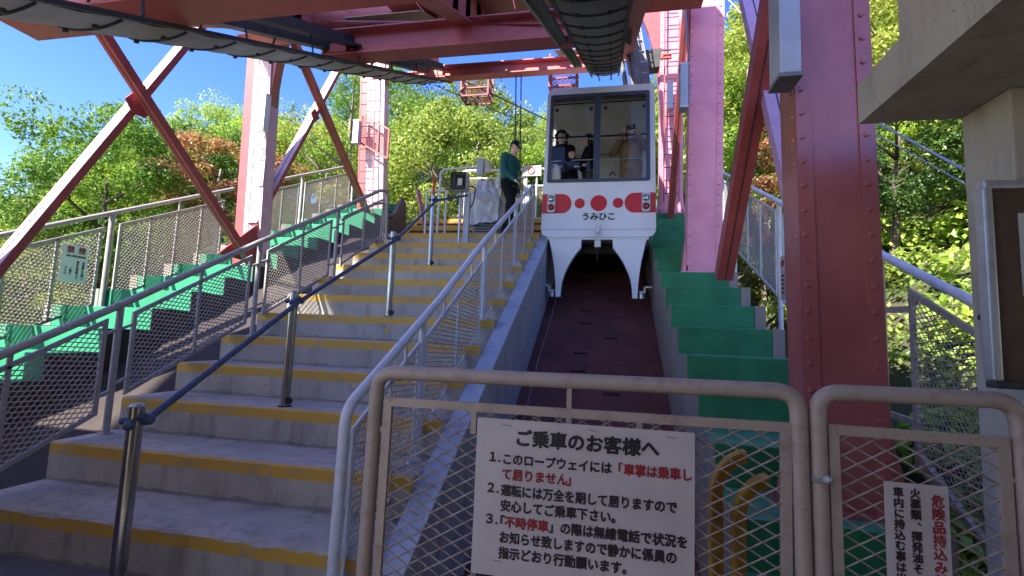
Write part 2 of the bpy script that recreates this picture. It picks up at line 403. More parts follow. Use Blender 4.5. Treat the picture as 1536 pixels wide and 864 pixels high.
# ------------------------------------------------------------------ main stairs
XL, XR, Y0, T, RS = -4.079, -1.196, 2.511, .519, .272
def staircase():
    o = thing('staircase', 'wide concrete staircase with yellow painted step edges climbing to the cable car', 'stairs', (-2.6, Y0, 0))
    rnd = random.Random(3)
    for k in range(1, 13):
        y, z = Y0+(k-1)*T, k*RS
        y1 = y+T+.02 if k < 12 else 9.3
        bm = BM(); n = 48; chip = .010 if k == 1 else (.004 if k < 4 else .0015)
        prof = []
        for i in range(n+1):
            x = XL+(XR-XL)*i/n
            c1 = rnd.random()**4*chip*2.2 + rnd.random()*chip*.3; c2 = rnd.random()**3*chip*1.8
            dr = .003*math.sin(x*5+k)
            prof.append([bm.verts.new(p) for p in ((x, y+.004, z-RS-.12), (x, y+.001, z-RS+.012+.022*rnd.random()**2+.003*math.sin(x*9+k*2)), (x, y, z-.088+dr), (x, y, z-.012-c2), (x, y+.012+c1, z), (x, y+.045+c1*.5, z), (x, (y+T if k < 12 else y1-.1)-.018-.030*rnd.random()**2-.004*math.sin(x*7+k), z), (x, y1, z))])
        for i in range(n):
            for j in range(7):
                f = bm.faces.new((prof[i][j], prof[i+1][j], prof[i+1][j+1], prof[i][j+1]))
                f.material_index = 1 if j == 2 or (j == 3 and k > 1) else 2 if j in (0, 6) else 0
        bl = bm.verts.new((XL, y1, z-RS-.12)); br = bm.verts.new((XR, y1, z-RS-.12))
        bm.faces.new(prof[0]+[bl]); bm.faces.new([br]+prof[-1][::-1])
        bm.faces.new([prof[0][7], prof[-1][7], br, bl]); bm.faces.new([bl, br, prof[-1][0], prof[0][0]])
        s = obj('step', bm, ['step_concrete', 'yellow_paint', 'grimy_concrete'], o)
        if k == 1: s['label'] = 'bottom step with a chipped and worn nosing'
        if k == 12: s['label'] = 'top landing slab of the stairs'
    # patch where the concrete of the 5th riser was dotted with yellow
    bm = BM(); disc(bm, (-2.42, Y0+5*T-.001, 5*RS+.12), .028, (0, -1, 0), .003, 12); obj('paint_blot', bm, 'yellow_paint', o)
    return o
staircase()

def ramp_block(name, x0, x1, ya, yb, top, depth, m, parent=None, sl=.524):
    """sloping wall: top edge z = sl*Y+top, depth below it"""
    bm = BM(); ys = [ya+(yb-ya)*i/24 for i in range(25)]
    rows = [[bm.verts.new(p) for p in ((x0, y, sl*y+top), (x1, y, sl*y+top), (x1, y, sl*y+top-depth), (x0, y, sl*y+top-depth))] for y in ys]
    for a, b in zip(rows, rows[1:]):
        for j in range(4): bm.faces.new((a[j], a[(j+1) % 4], b[(j+1) % 4], b[j]))
    bm.faces.new(rows[0]); bm.faces.new(rows[-1][::-1])
    return obj(name, bm, m, parent)
t = tag(thing('trench_wall', 'grey sloping concrete wall between the stairs and the dark cable car trench', 'wall', (-1.1, 2, 0)))
ramp_block('wall', XR+.002, -1.03, -1.0, 9.3, -1.044-.13, 3.0, 'trench_concrete', t)
ramp_block('coping', XR+.001, -1.028, -1.0, 9.3, -1.044-.105, .024, 'strip_concrete', t)
for px, pz in ((-1.027, .2),):
    pass
tag(ramp_block('trench_floor', -1.029, .699, -4, 20, -2.30, .4, 'maroon_floor'), kind='structure')
fl = bpy.data.objects['trench_floor']
k = 0
for i in range(34):       # footholds, alternately left and right, three to a side
    y = 2.2+i*.42
    x = -.36 if i % 3 else .06
    bm = BM()
    z = .524*y-2.30
    u = V((0, 1, .524)).normalized(); nrm = V((0, -.524, 1)).normalized(); c = V((x, y, z))
    cs = [c+V((sx*.095, 0, 0))+u*sy*.02 for sx, sy in ((-1, -1), (1, -1), (1, 1), (-1, 1))]
    lo = [bm.verts.new(p+nrm*-.002) for p in cs]; hi = [bm.verts.new(p+nrm*.012) for p in cs]
    bm.faces.new(hi)
    for j in range(4): bm.faces.new((lo[j], lo[(j+1) % 4], hi[(j+1) % 4], hi[j]))
    obj('foothold_slot', bm, 'slot_dark', fl)
bm = BM()
for j in range(30):
    y = 2+j*.4; x = -.9+.01*math.sin(j)
    bar(bm, (x, y, .524*y-2.292), (x, y+.42, .524*(y+.42)-2.292), .012, .006)
obj('seam_line', bm, 'beige_concrete', fl)

# ------------------------------------------------------------------ side slab and left green steps
t = thing('side_slab', 'dark brown sloping concrete slab beside the left edge of the stairs', 'slab', (-4.8, 3, 0))
ramp_block('slab', -5.5, XL-.002, -1, 9.4, -1.5, 3.0, 'brown_concrete', t)
def green_left():
    o = thing('green_steps', 'bright green painted footing steps running up left of the stairs under the pink pillars', 'steps', (-6.3, 3, 0))
    for i in range(-7, 10):
        y = 6.687+i*.55; z = 2.43+i*.264
        bm = BM(); box(bm, -7.02, -5.5, y, y+.57, z-.32, z, .006)
        obj('green_step', bm, 'green_left', o)
        bm = BM(); box(bm, -5.499, -5.490, y-.003, y+.548, z-.6, z-.002); obj('step_side', bm, 'brown_concrete', o)
        bm = BM(); box(bm, -7.16, -7.022, y-.004, y+.57, z-.32, z+.004, .004)
        obj('step_end', bm, 'beige_concrete', o)
    ramp_block('base_wall', -7.3, -5.502, .6, 12, -1.2, 4, 'brown_concrete', o, sl=.48)
green_left()
def green_right():
    o = thing('green_steps', 'dark green painted footing steps right of the trench, below the cabin and pillars', 'steps', (1.2, 3, 0))
    for i in range(-10, 9):
        y = 7.008-i*.586; z = 2.448-i*.272
        bm = BM(); box(bm, .709, 1.60, y, y+.60, z-.34, z, .012); bm.normal_update()
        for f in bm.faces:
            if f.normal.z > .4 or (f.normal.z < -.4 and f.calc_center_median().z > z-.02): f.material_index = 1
        obj('green_step', bm, ['green_paint', 'green_tread'], o)
        bm = BM(); box(bm, 1.602, 1.715, y-.003, y+.60, z-.34, z+.004, .006)
        obj('step_end', bm, 'beige_concrete', o)
        bm = BM(); box(bm, .698, .7085, y+.01, y+.598, z-.33, z-.004)
        obj('step_side', bm, 'beige_concrete', o)
    ramp_block('base_wall', .70, 1.71, .5, 13.4, -1.12, 3.2, 'beige_concrete', o, sl=.464)
green_right()

# ------------------------------------------------------------------ steel tower
tower = thing('steel_tower', 'pink riveted steel tower with crossed braces and red overhead beams straddling the stairs', 'tower', (-2.4, 7, 0))
def pillar(x0, x1, y, z0, z1, lean=0., flare=.12, m='pink_paint', left=False, label=None):
    """box column: front web, proud flange strips with rivet rows, flared base with a foot plate"""
    bm = BM(); d = .26
    def col_(a0, a1, y0, y1, za, zb):
        vs = box(bm, a0, a1, y0, y1, za, zb)
        for v in vs: v.co.x += lean*(v.co.z-z0)
    col_(x0+.02, x1-.02, y+.012, y+d-.012, z0, z1)
    fw = .085
    for a, b in ((x0, x0+fw), (x1-fw, x1)):
        col_(a, b, y, y+.010, z0+.1, z1); col_(a, b, y+d-.01, y+d, z0+.1, z1)
    col_(x0, x0+.014, y+.001, y+d-.001, z0+.1, z1); col_(x1-.014, x1, y+.001, y+d-.001, z0+.1, z1)
    p = obj('pillar', bm, m, tower)
    if label: p['label'] = label
    bm = BM(); z = z0+.22
    while z < min(z1, z0+7):
        lx = lean*(z-z0)
        for x in (x0+.03, x1-.05): rivet(bm, (x+lx, y, z), (0, -1, 0), .019)
        rivet(bm, (x0+lx, y+.06, z), (-1, 0, 0), .013); rivet(bm, (x1+lx, y+.06, z), (1, 0, 0), .013)
        z += .15
    tag(obj('rivets', bm, m, p, smooth=True), kind='stuff')
    bm = BM()           # flared base gussets and foot plate
    for s, xx in ((1, x1), (-1, x0)):
        extrude(bm, [(xx, z0+.02), (xx+s*flare, z0+.02), (xx+s*flare, z0+.06), (xx+s*.01, z0+.45), (xx, z0+.45)], lambda a, b, t_: (a, t_, b), y+.03, y+d-.03)
    box(bm, x0-flare-.03, x1+flare+.03, y-.05, y+d+.05, z0-.03, z0+.02, .004)
    for bx in (x0-flare+.02, x0+.08, x1-.08, x1+flare-.02): disc(bm, (bx, y-.02, z0+.02), .02, (0, 0, 1), .03, 6)
    obj('foot_plate', bm, m, p)
    if not left:
        return p
    bm = BM()
    vs = box(bm, x0-.21, x0-.003, y+.05, y+d-.04, z0+.02, z1)
    for v in vs: v.co.x += lean*(v.co.z-z0)
    obj('cover_plate', bm, 'red_paint', p)
    return p
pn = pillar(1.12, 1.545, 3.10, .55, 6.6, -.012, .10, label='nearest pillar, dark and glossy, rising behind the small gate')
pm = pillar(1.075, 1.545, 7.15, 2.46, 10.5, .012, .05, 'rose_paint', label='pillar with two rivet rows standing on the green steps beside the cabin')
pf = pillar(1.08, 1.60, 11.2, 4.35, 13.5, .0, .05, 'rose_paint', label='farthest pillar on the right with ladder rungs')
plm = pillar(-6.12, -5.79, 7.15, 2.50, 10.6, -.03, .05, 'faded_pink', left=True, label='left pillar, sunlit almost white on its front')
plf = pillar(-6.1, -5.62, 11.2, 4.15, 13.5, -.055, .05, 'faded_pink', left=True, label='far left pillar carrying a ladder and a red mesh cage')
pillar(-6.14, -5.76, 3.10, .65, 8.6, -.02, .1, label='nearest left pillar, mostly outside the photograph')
def knee(x0, x1, y, za, zb, side):
    bm = BM(); pts = []
    for i in range(9):
        a = i/8*math.pi/2
        pts.append((side*(1-math.cos(a))*(x1), za+math.sin(a)*(zb-za)))
    poly = [(x0+px, pz) for px, pz in pts]+[(x0, zb)]
    extrude(bm, poly, lambda a, b, t_: (a, t_, b), y, y+.2)
    return obj('knee_bracket', bm, 'pink_paint', tower)
knee(1.075+.05, .75, 7.18, 5.2, 8.2, -1); knee(1.08, .9, 11.23, 6.7, 9.6, -1)
knee(-5.88, .8, 7.18, 5.2, 7.6, 1); knee(-5.85, .8, 11.23, 7.4, 9.6, 1)
def brace(p, q, w_=.19, h=.15, m='pink_paint', label=None, seam=True, top=None):
    bm = BM(); bar(bm, p, q, w_, h, up=(0, -.5, 1))
    o = obj('brace', bm, m, tower)
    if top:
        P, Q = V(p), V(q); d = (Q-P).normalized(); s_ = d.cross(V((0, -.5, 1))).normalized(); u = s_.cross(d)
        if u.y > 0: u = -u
        bm = BM(); bar(bm, P+u*(h/2+.0045), Q+u*(h/2+.0045), w_-.004, .008, up=u); obj('top_plate', bm, top, o)  # upper face carries the lightened pink that stands for sun
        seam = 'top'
    if label: o['label'] = label
    if seam:
        P, Q = V(p), V(q); d = (Q-P).normalized(); s = d.cross(V((0, -.5, 1))).normalized(); u = s.cross(d)
        bm = BM()
        for sg in (-1, 1):
            bar(bm, P+u*(h/2+(.010 if top else .003))*sg, Q+u*(h/2+(.010 if top else .003))*sg, .010, .005, up=u)
        obj('seam', bm, 'dark_steel', o)
        bm = BM(); n = int((Q-P).length/.3)
        for i in range(n):
            c = P+(Q-P)*(i+.5)/n
            for a in (-.055, .055): rivet(bm, c+u*h/2+s*a, u, .010)
        tag(obj('rivets', bm, m, o), kind='stuff')
    return o
XB = -5.95
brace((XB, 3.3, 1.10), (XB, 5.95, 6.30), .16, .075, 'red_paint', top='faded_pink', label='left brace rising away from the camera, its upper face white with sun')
brace((XB+.2, 3.7, 5.2), (XB+.2, 6.95, 2.48), .11, .11, 'red_paint', label='left brace falling away from the camera, red in shade')
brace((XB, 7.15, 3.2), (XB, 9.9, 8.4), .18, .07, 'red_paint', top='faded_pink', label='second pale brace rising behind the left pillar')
brace((XB+.18, 7.15, 7.0), (XB+.18, 11.1, 4.0), .13, .12, 'red_paint', label='second red brace falling to the far left pillar')
bm = BM()
extrude(bm, [(4.68, 4.18), (4.78, 4.32), (4.94, 4.33), (5.06, 4.2), (4.96, 4.06), (4.8, 4.04)], lambda a, b, t_: (t_, a, b), XB+.085, XB+.10)
obj('gusset_plate', bm, 'red_paint', tower)
bm = BM(); extrude(bm, [(6.35, 2.55), (7.2, 2.52), (7.2, 3.25)], lambda a, b, t_: (t_, a, b), XB+.07, XB+.10); obj('gusset_plate', bm, 'red_paint', tower)
bm = BM(); extrude(bm, [(8.32, 5.74), (8.43, 5.88), (8.6, 5.74), (8.43, 5.58)], lambda a, b, t_: (t_, a, b), XB+.085, XB+.10); obj('gusset_plate', bm, 'red_paint', tower)
XC = 1.3; LX = 1.43
LA, LB = (5.9, 6.5), (3.62, 1.75)
brace((XC, 5.95, 2.25), (XC, 3.55, 5.0), .17, .17, 'red_paint', label='thick dark brace leaning over the green steps')
brace((LX, LA[0], LA[1]), (LX, LB[0], LB[1]), .2, .10, 'lilac_paint', label='lilac brace crossing behind the thick dark brace')
brace((XC, 10.9, 4.2), (XC, 8.2, 8.6), .13, .13, 'red_paint', label='thin rust brace between the two farther pillars')
brace((XC+.2, 7.5, 4.0), (XC+.2, 10.8, 9.2), .2, .12, 'lilac_paint', label='lilac brace between the two farther pillars')
# overhead cross beams (I sections along X)
def cross_beam(y, v, x0, x1, h, fw=.22, m='beam_paint', stiff=.0, label=None):
    z = rope(y, v); bm = BM()
    box(bm, x0, x1, y-fw/2, y+fw/2, z, z+.018); box(bm, x0, x1, y-fw/2, y+fw/2, z+h-.018, z+h); box(bm, x0+.001, x1-.001, y-.007, y+.007, z+.018, z+h-.018)
    o = obj('cross_beam', bm, m, tower)
    if label: o['label'] = label
    if stiff:
        n = int((x1-x0)/stiff)
        for i in range(1, n):
            bm = BM(); x = x0+(x1-x0)*i/n
            box(bm, x-.006, x+.006, y-fw/2+.02, y-.008, z+.02, z+h-.02); obj('stiffener', bm, m, o)
    for x in (x0+.3, x1-.3):
        bm = BM(); box(bm, x-.11, x+.11, y-fw/2-.005, y-.012, z+.03, z+.14)
        bx = obj('cleat', bm, m, o)
        bm = BM()
        for i in range(3):
            for j in range(2): rivet(bm, (x-.06+i*.06, y-fw/2-.005, z+.06+j*.05), (0, -1, 0), .012)
        tag(obj('bolts', bm, m, bx), kind='stuff')
    return o
cross_beam(2.65, 2.36, -4.4, .4, .34, .30, label='nearest overhead cross beam at the top edge of the view')
cross_beam(5.25, 2.36, -3.62, .1, .34, .24, label='second overhead cross beam')
cross_beam(8.55, 2.36, -3.62, .1, .24, .20, label='farthest overhead cross beam in front of the cabin')
cross_beam(6.6, 3.05, -6.0, 1.2, .75, .34, stiff=.48, label='deep overhead plate girder with web stiffeners')
cross_beam(3.4, 3.25, -6.0, 1.3, .7, .34, stiff=.5)
cross_beam(10.9, 2.75, -6.0, 1.3, .10, .08)
# longitudinal plate girders above the two tracks
for xg, lb in ((-3.75, 'long girder above the left rope guide'), (.25, 'long girder above the right rope guide'), (-1.75, None)):
    bm = BM()
    for a, b, hh in ((-.10, .10, .02),):
        ya, yb = 1.0, 9.6 if xg != -1.75 else 6.6
        for zo, ww in ((2.70, .11), (3.13, .11)):
            bar(bm, (xg, ya, rope(ya, zo)), (xg, yb, rope(yb, zo)), ww*2, .02, up=(0, -.47, 1))
        bar(bm, (xg, ya, rope(ya, 2.915)), (xg, yb, rope(yb, 2.915)), .012, .40, up=(0, -.47, 1))
    o = obj('long_girder', bm, 'beam_paint', tower)
    if lb: o['label'] = lb
    for i in range(18):
        y = 1.2+i*.46
        if y > 6.4 and xg == -1.75: break
        bm = BM(); bar(bm, (xg, y, rope(y, 2.73)), (xg, y, rope(y, 3.09)), .012, .18, up=(0, 1, 0)); obj('stiffener', bm, 'beam_paint', o)
# curved haunches below the deep girder
for xh, s in ((-3.75, 1), (.25, -1)):
    z = rope(6.6, 3.05); bm = BM(); poly = [(xh, z-.002)]
    for i in range(9):
        a = i/8*math.pi/2; poly.append((xh+s*1.1*math.sin(a), z-.55*(1-math.sin(a))**1.0*1.0 if i else z-.55))
    poly = [(xh, z-.002), (xh, z-.5)]+[(xh+s*(1.1*i/8), z-.5*(1-i/8)**2-.002) for i in range(1, 9)]
    extrude(bm, poly, lambda a, b, t_: (a, t_, b), 6.45, 6.75); obj('haunch', bm, 'tan_paint', tower)
# large pipe-like chord and flat plates seen from below
for xa in (-4.6, -2.9, -1.1):
    pass
bm = BM(); tube(bm, [(-4.9, 4.4, rope(4.4, 3.0)), (-3.4, 5.6, rope(5.6, 2.98)), (-2.6, 6.3, rope(6.3, 3.0))], .19, 14); obj('round_chord', bm, 'beam_paint', tower, smooth=True)
for xa, xb in ((-3.4, -2.35), (-.2, -1.0)):
    bm = BM(); y = 5.3
    extrude(bm, [(min(xa, xb), y), (max(xa, xb), y), (max(xa, xb), y+1.0), (min(xa, xb), y+1.0)], lambda a, b, t_: (a, b, rope(b, 2.93)+t_), 0, .012)
    obj('soffit_plate', bm, 'tan_paint', tower)
bm = BM(); extrude(bm, [(-3.3, 7.3), (-2.2, 7.3), (-2.2, 8.4), (-3.3, 8.4)], lambda a, b, t_: (a, b, rope(b, 2.95)+t_), 0, .012); obj('soffit_plate', bm, 'tan_paint', tower)
bm = BM(); extrude(bm, [(-1.1, 8.7), (-.1, 8.7), (-.1, 9.5), (-1.1, 9.5)], lambda a, b, t_: (a, b, rope(b, 2.8)+t_), 0, .012); obj('soffit_plate', bm, 'tan_paint', tower)
for i in range(6):   # ribbed web between the two chords
    x = -2.9+i*.42
    bm = BM(); bar(bm, (x, 6.9, rope(6.9, 3.0)), (x+.18, 5.5, rope(5.5, 3.12)), .40, .012, up=(0, -.4, 1)); obj('soffit_panel', bm, 'beam_paint', tower)
# upper lattice
lat = [((-5.6, 7.2, 7.9), (-3.2, 7.4, 9.6)), ((-3.2, 7.4, 7.6), (-5.4, 7.2, 9.8)), ((-3.2, 7.3, 7.4), (-1.2, 7.3, 9.4)), ((-1.2, 7.3, 7.4), (-3.2, 7.3, 9.4)),
       ((-1.2, 7.3, 7.4), (1.0, 7.3, 9.4)), ((-5.6, 7.3, 7.6), (1.2, 7.3, 7.6)), ((-3.2, 7.3, 6.6), (-3.2, 7.3, 9.4)), ((-4.2, 7.3, 7.6), (-4.2, 11, 9.2)), ((-2, 7.3, 7.6), (-2, 11, 9.2))]
for a, b in lat:
    bm = BM(); bar(bm, a, b, .12, .1); obj('lattice_bar', bm, 'beam_paint', tower)
for a, b in (((-3.4, 5.2, rope(5.2, 2.45)), (-2.4, 6.4, rope(6.4, 3.0))), ((-3.6, 5.3, rope(5.3, 2.9)), (-.3, 5.2, rope(5.2, 2.55)))):
    bm = BM(); tube(bm, [a, b], .017, 8); obj('tie_rod', bm, 'pink_paint', tower)

# ladders on far pillars
def ladder(x0, x1, y, z0, z1, lab, lean=0):
    o = thing('ladder', lab, 'ladder', (x0, y, z0))
    for x in (x0, x1):
        bm = BM(); bar(bm, (x, y, z0), (x+lean*(z1-z0), y, z1), .03, .02, up=(0, 1, 0)); obj('side_rail', bm, 'pink_paint', o)
    z = z0+.2
    while z < z1:
        bm = BM(); tube(bm, [(x0+lean*(z-z0), y, z), (x1+lean*(z-z0), y, z)], .011, 6); obj('rung', bm, 'dark_steel', o); z += .3
ladder(-6.25, -5.85, 11.08, 4.4, 10.5, 'thin dark runged ladder on the far left pillar, by the red mesh cage', -.05)
ladder(1.17, 1.5, 11.1, 4.6, 9.6, 'thin runged ladder on the farthest right pillar, just right of the cabin')
# red mesh cage on far left pillar
def cage(lab, o3, ex, ey, h, rot=0):
    """open mesh basket: floor frame, hand frames, mesh"""
    o = thing('maintenance_basket', lab, 'basket', o3)
    ox, oy, oz = o3
    R = Matrix.Rotation(rot, 3, 'Z')
    def P(x, y, z): return V(o3)+R @ V((x, y, z))
    bm = BM()
    cor = [(0, 0), (ex, 0), (ex, ey), (0, ey)]
    for z in (0, h*.45, h):
        for i in range(4): bar(bm, P(*cor[i], z), P(*cor[(i+1) % 4], z), .03, .03)
    for c in cor: bar(bm, P(*c, 0), P(*c, h+.35), .035, .035, up=(0, 1, 0))
    obj('frame', bm, 'shaded_red', o)
    bm = BM()
    for a, b in ((0, 1), (1, 2), (2, 3), (3, 0)):
        A, B = V(cor[a]), V(cor[b]); L = (B-A).length
        mesh_panel(bm, [(0, 0), (L, 0), (L, h), (0, h)], lambda u, z, A=A, B=B, L=L: P(*(A+(B-A)*u/L), z), .11, .07, .010)
    mesh_panel(bm, [(0, 0), (ex, 0), (ex, ey), (0, ey)], lambda u, v: P(u, v, 0), .11, .07, .010)
    tag(obj('wire_mesh', bm, 'shaded_red', o), kind='stuff')
    return o
cage('small red mesh basket hanging beneath the cross beam, left of the cable', (-3.2, 9.6, 6.58), .60, .4, .38)
cage('small red mesh basket hanging in front of the blue sky above the cabin roof', (-1.28, 9.5, 6.62), .56, .35, .36)
o = thing('mesh_hatch', 'tilted red mesh guard panel projecting from the far left pillar', 'guard', (-6.3, 11, 6.2))
bm = BM(); fn = lambda u, z: (-6.3+u, 11.02-.15*u, z-.95*u*.62)
for a, b in (((0, 6.25), (.85, 6.25)), ((.85, 6.25), (.85, 7.0)), ((.85, 7.0), (0, 7.0)), ((0, 7.0), (0, 6.25)), ((.55, 6.25), (.55, 7.0))):
    bar(bm, fn(*a), fn(*b), .04, .04, up=(0, 1, 0))
obj('frame', bm, 'shaded_red', o)
bm = BM(); mesh_panel(bm, [(0, 6.25), (.85, 6.25), (.85, 7.0), (0, 7.0)], fn, .10, .06, .010); tag(obj('wire_mesh', bm, 'shaded_red', o), kind='stuff')

# ------------------------------------------------------------------ rope guides (sheet covered troughs and rails)
def rope_guide(xc, half, yends, lab, side):
    o = thing('rope_guide', lab, 'cable guide', (xc, 4, rope(4, 2.2)))
    ys = [1.0, 1.45]
    y = 1.45
    while y < yends: y = min(yends, y+.46); ys.append(y)
    for a, b in zip(ys, ys[1:]):
        bm = BM(); rows = []
        last = b >= yends-.5
        for yy in (a+.006, (a+b)/2, b+.008):
            r = []
            for i in range(9):
                t_ = -1+i/4; sag = .045*(1-t_*t_)
                dz = .012*math.sin((yy-a)/(b-a)*math.pi)
                lift = max(0, (yy-(yends-1.0)))*.10
                r.append(bm.verts.new((xc+half*t_*(1-max(0, yy-(yends-.8))*.12), yy, rope(yy, 2.2+.06)-sag-dz+lift)))
            r.insert(0, bm.verts.new((r[0].co.x, yy, r[0].co.z+.03))); r.append(bm.verts.new((r[-1].co.x, yy, r[-1].co.z+.03)))
            rows.append(r)
        for p, q in zip(rows, rows[1:]):
            for i in range(len(p)-1): bm.faces.new((p[i], p[i+1], q[i+1], q[i]))
        g = bmesh.ops.solidify(bm, geom=bm.faces[:], thickness=.006)
        s = obj('sheet_panel', bm, 'canopy_sheet' if side > 0 else 'canopy_tan', o, smooth=True)
        bm = BM(); pts = []
        for i in range(9):
            t_ = -1+i/4; pts.append((xc+half*t_*1.01*(1-max(0, b-(yends-.8))*.12), b+.01, rope(b, 2.26)-.045*(1-t_*t_)-.006+max(0, (b-(yends-1.0)))*.10))
        for p, q in zip(pts, pts[1:]): bar(bm, p, q, .015, .008)
        obj('seam_strap', bm, 'dark_steel', s)
        bm = BM()
        for t_ in (-.45, .5): disc(bm, (xc+half*t_, b-.05, rope(b-.05, 2.26)-.045*(1-t_*t_)-.010), .018, (0, .3, -1), .022, 6)
        tag(obj('bolts', bm, 'dark_steel', s), kind='stuff')
    for s in (-1, 1):
        bm = BM(); x = xc+s*(half+.022)
        bar(bm, (x, 1.0, rope(1.0, 2.27)), (x, yends, rope(yends, 2.285)), .028, .032, up=(0, -.47, 1)); obj('side_rail', bm, 'dark_steel', o)
    # running rail above, hung by rods
    bm = BM()
    for dx, zo in ((-.20, 2.52), (.20, 2.52)):
        bar(bm, (xc+dx, 1.0, rope(1.0, zo)), (xc+dx, yends-.2, rope(yends-.2, zo)), .13, .03, up=(0, -.47, 1))
        bar(bm, (xc+dx*.72, 1.0, rope(1.0, zo+.07)), (xc+dx*.72, yends-.2, rope(yends-.2, zo+.07)), .02, .13, up=(0, -.47, 1))
    obj('running_rail', bm, 'dark_steel', o)
    for i in range(9):
        y = 1.6+i*.9
        for s in (-1, 1):
            bm = BM(); tube(bm, [(xc+s*(half+.01), y, rope(y, 2.3)), (xc+s*.2, y+.02, rope(y, 2.56))], .009, 6); obj('hanger_rod', bm, 'dark_steel', o)
    return o
rope_guide(-.145, .235, 9.3, 'grey sheet covered rope guide trough sloping down to the cabin roof', 1)
rope_guide(-3.33, .255, 8.6, 'grey sheet covered rope guide trough across the blue sky on the left', -1)
o = thing('side_channel', 'black steel channel running beside the right rope guide above the cabin', 'channel', (-.55, 4, 4))
bm = BM(); bar(bm, (-.56, 1.2, rope(1.2, 2.36)), (-.56, 7.9, rope(7.9, 2.36)), .10, .03, up=(0, -.47, 1)); obj('channel_web', bm, 'dark_steel', o)
bm = BM(); bar(bm, (-.62, 1.2, rope(1.2, 2.38)), (-.62, 7.9, rope(7.9, 2.38)), .02, .10, up=(0, -.47, 1)); obj('channel_flange', bm, 'rail_paint', o)

# cables
def cable(lab, pts, r, m='rope_dark', cat='cable', sag=0, name='cable'):
    P = [V(p) for p in pts]
    if len(P) == 2 and sag:
        P = [P[0].lerp(P[1], i/14)-V((0, 0, sag*4*(i/14)*(1-i/14))) for i in range(15)]
    bm = BM(); tube(bm, P, r, 6); return tag(obj(name, bm, m, smooth=True), lab, cat)
cable('black rope slanting down left of the cabin roof, below the mesh basket', [(-3.6, 9.2, 7.0), (-1.0, 10.9, 6.3)], .016)
cable('second thin black rope slanting below the first one', [(-3.7, 9.3, 6.7), (-.9, 12.5, 6.6)], .010)
cable('left one of the two dark cables hanging from the last cross beam', [(-1.80, 8.62, rope(8.6, 2.4)), (-1.75, 8.75, 3.9)], .013)
cable('right one of the two dark cables hanging from the last cross beam', [(-1.70, 8.62, rope(8.6, 2.4)), (-1.66, 8.75, 3.9)], .013)
cable('pale steel guy wire sloping down across the trees right of the nearest pillar', [(2.6, 6.2, 4.45), (3.4, 3.9, 2.1)], .012, 'rope_light')
cable('thin grey wire just below the pale guy wire', [(2.6, 6.3, 4.38), (3.45, 3.9, 1.95)], .006, 'rope_light')
cable('thin wire above the lilac brace against the treetops', [(1.2, 12, 12.0), (5.0, 11, 6.0)], .012, 'rope_light')

# ------------------------------------------------------------------ wall lamps / boxes on pillars
def fixture(name, lab, cat, x0, x1, y0, y1, z0, z1, m='lamp_cover', cap='aluminium'):
    o = thing(name, lab, cat, ((x0+x1)/2, (y0+y1)/2, z0))
    bm = BM(); box(bm, x0, x1, y0, y1, z0+.02, z1-.02, .012); obj('diffuser', bm, m, o)
    for a, b in ((z0, z0+.025), (z1-.025, z1)):
        bm = BM(); box(bm, x0-.006, x1+.006, y0-.006, y1+.006, a, b, .004); obj('end_cap', bm, cap, o)
    bm = BM(); box(bm, x0+.01, x1-.01, y1, y1+.02, z0+.05, z1-.05); obj('back_plate', bm, cap, o)
    return o
fixture('wall_lamp', 'large grey lamp box fixed high beside the nearest pillar', 'lamp', .93, 1.045, 2.86, 3.05, 2.98, 4.1, 'lamp_cover', 'grey_hanger')
fixture('wall_lamp', 'blue grey lamp box on the pillar just right of the cabin', 'lamp', .95, 1.06, 6.95, 7.13, 4.80, 5.47)
fixture('wall_lamp', 'small slim blue lamp box on the farthest right pillar', 'lamp', 1.22, 1.34, 10.9, 11.08, 6.7, 7.33)
fixture('wall_lamp', 'white lamp tube on the sunlit left pillar', 'lamp', -5.93, -5.80, 6.98, 7.11, 4.78, 5.45, 'lamp_white')
fixture('wall_lamp', 'small blue white lamp on the far left pillar above its mesh guard', 'lamp', -6.4, -6.24, 10.8, 10.95, 6.15, 6.75)
o = thing('pillar_plate', 'narrow plate with small black writing on the left pillar', 'plate', (-5.9, 7.14, 3.9))
bm = BM(); box(bm, -5.93, -5.82, 7.125, 7.143, 3.86, 4.40, .004); obj('plate', bm, 'sign_white', o)
text('lettering', '立\n入\n禁\n止', .09, (-5.915, 7.121, 4.29), 'ink_black', o)
o = thing('loudspeaker', 'dark grey box loudspeaker on a bracket above the cabin roof', 'speaker', (.85, 9.5, 6.8))
bm = BM(); extrude(bm, [(.62, 7.2), (.93, 7.22), (.90, 6.84), (.66, 6.82)], lambda a, b, t_: (a, t_, b), 9.4, 9.65); obj('housing', bm, 'dark_steel', o)
bm = BM(); bar(bm, (.9, 9.52, 7.24), (1.12, 9.52, 7.24), .03, .03); obj('bracket', bm, 'dark_steel', o)

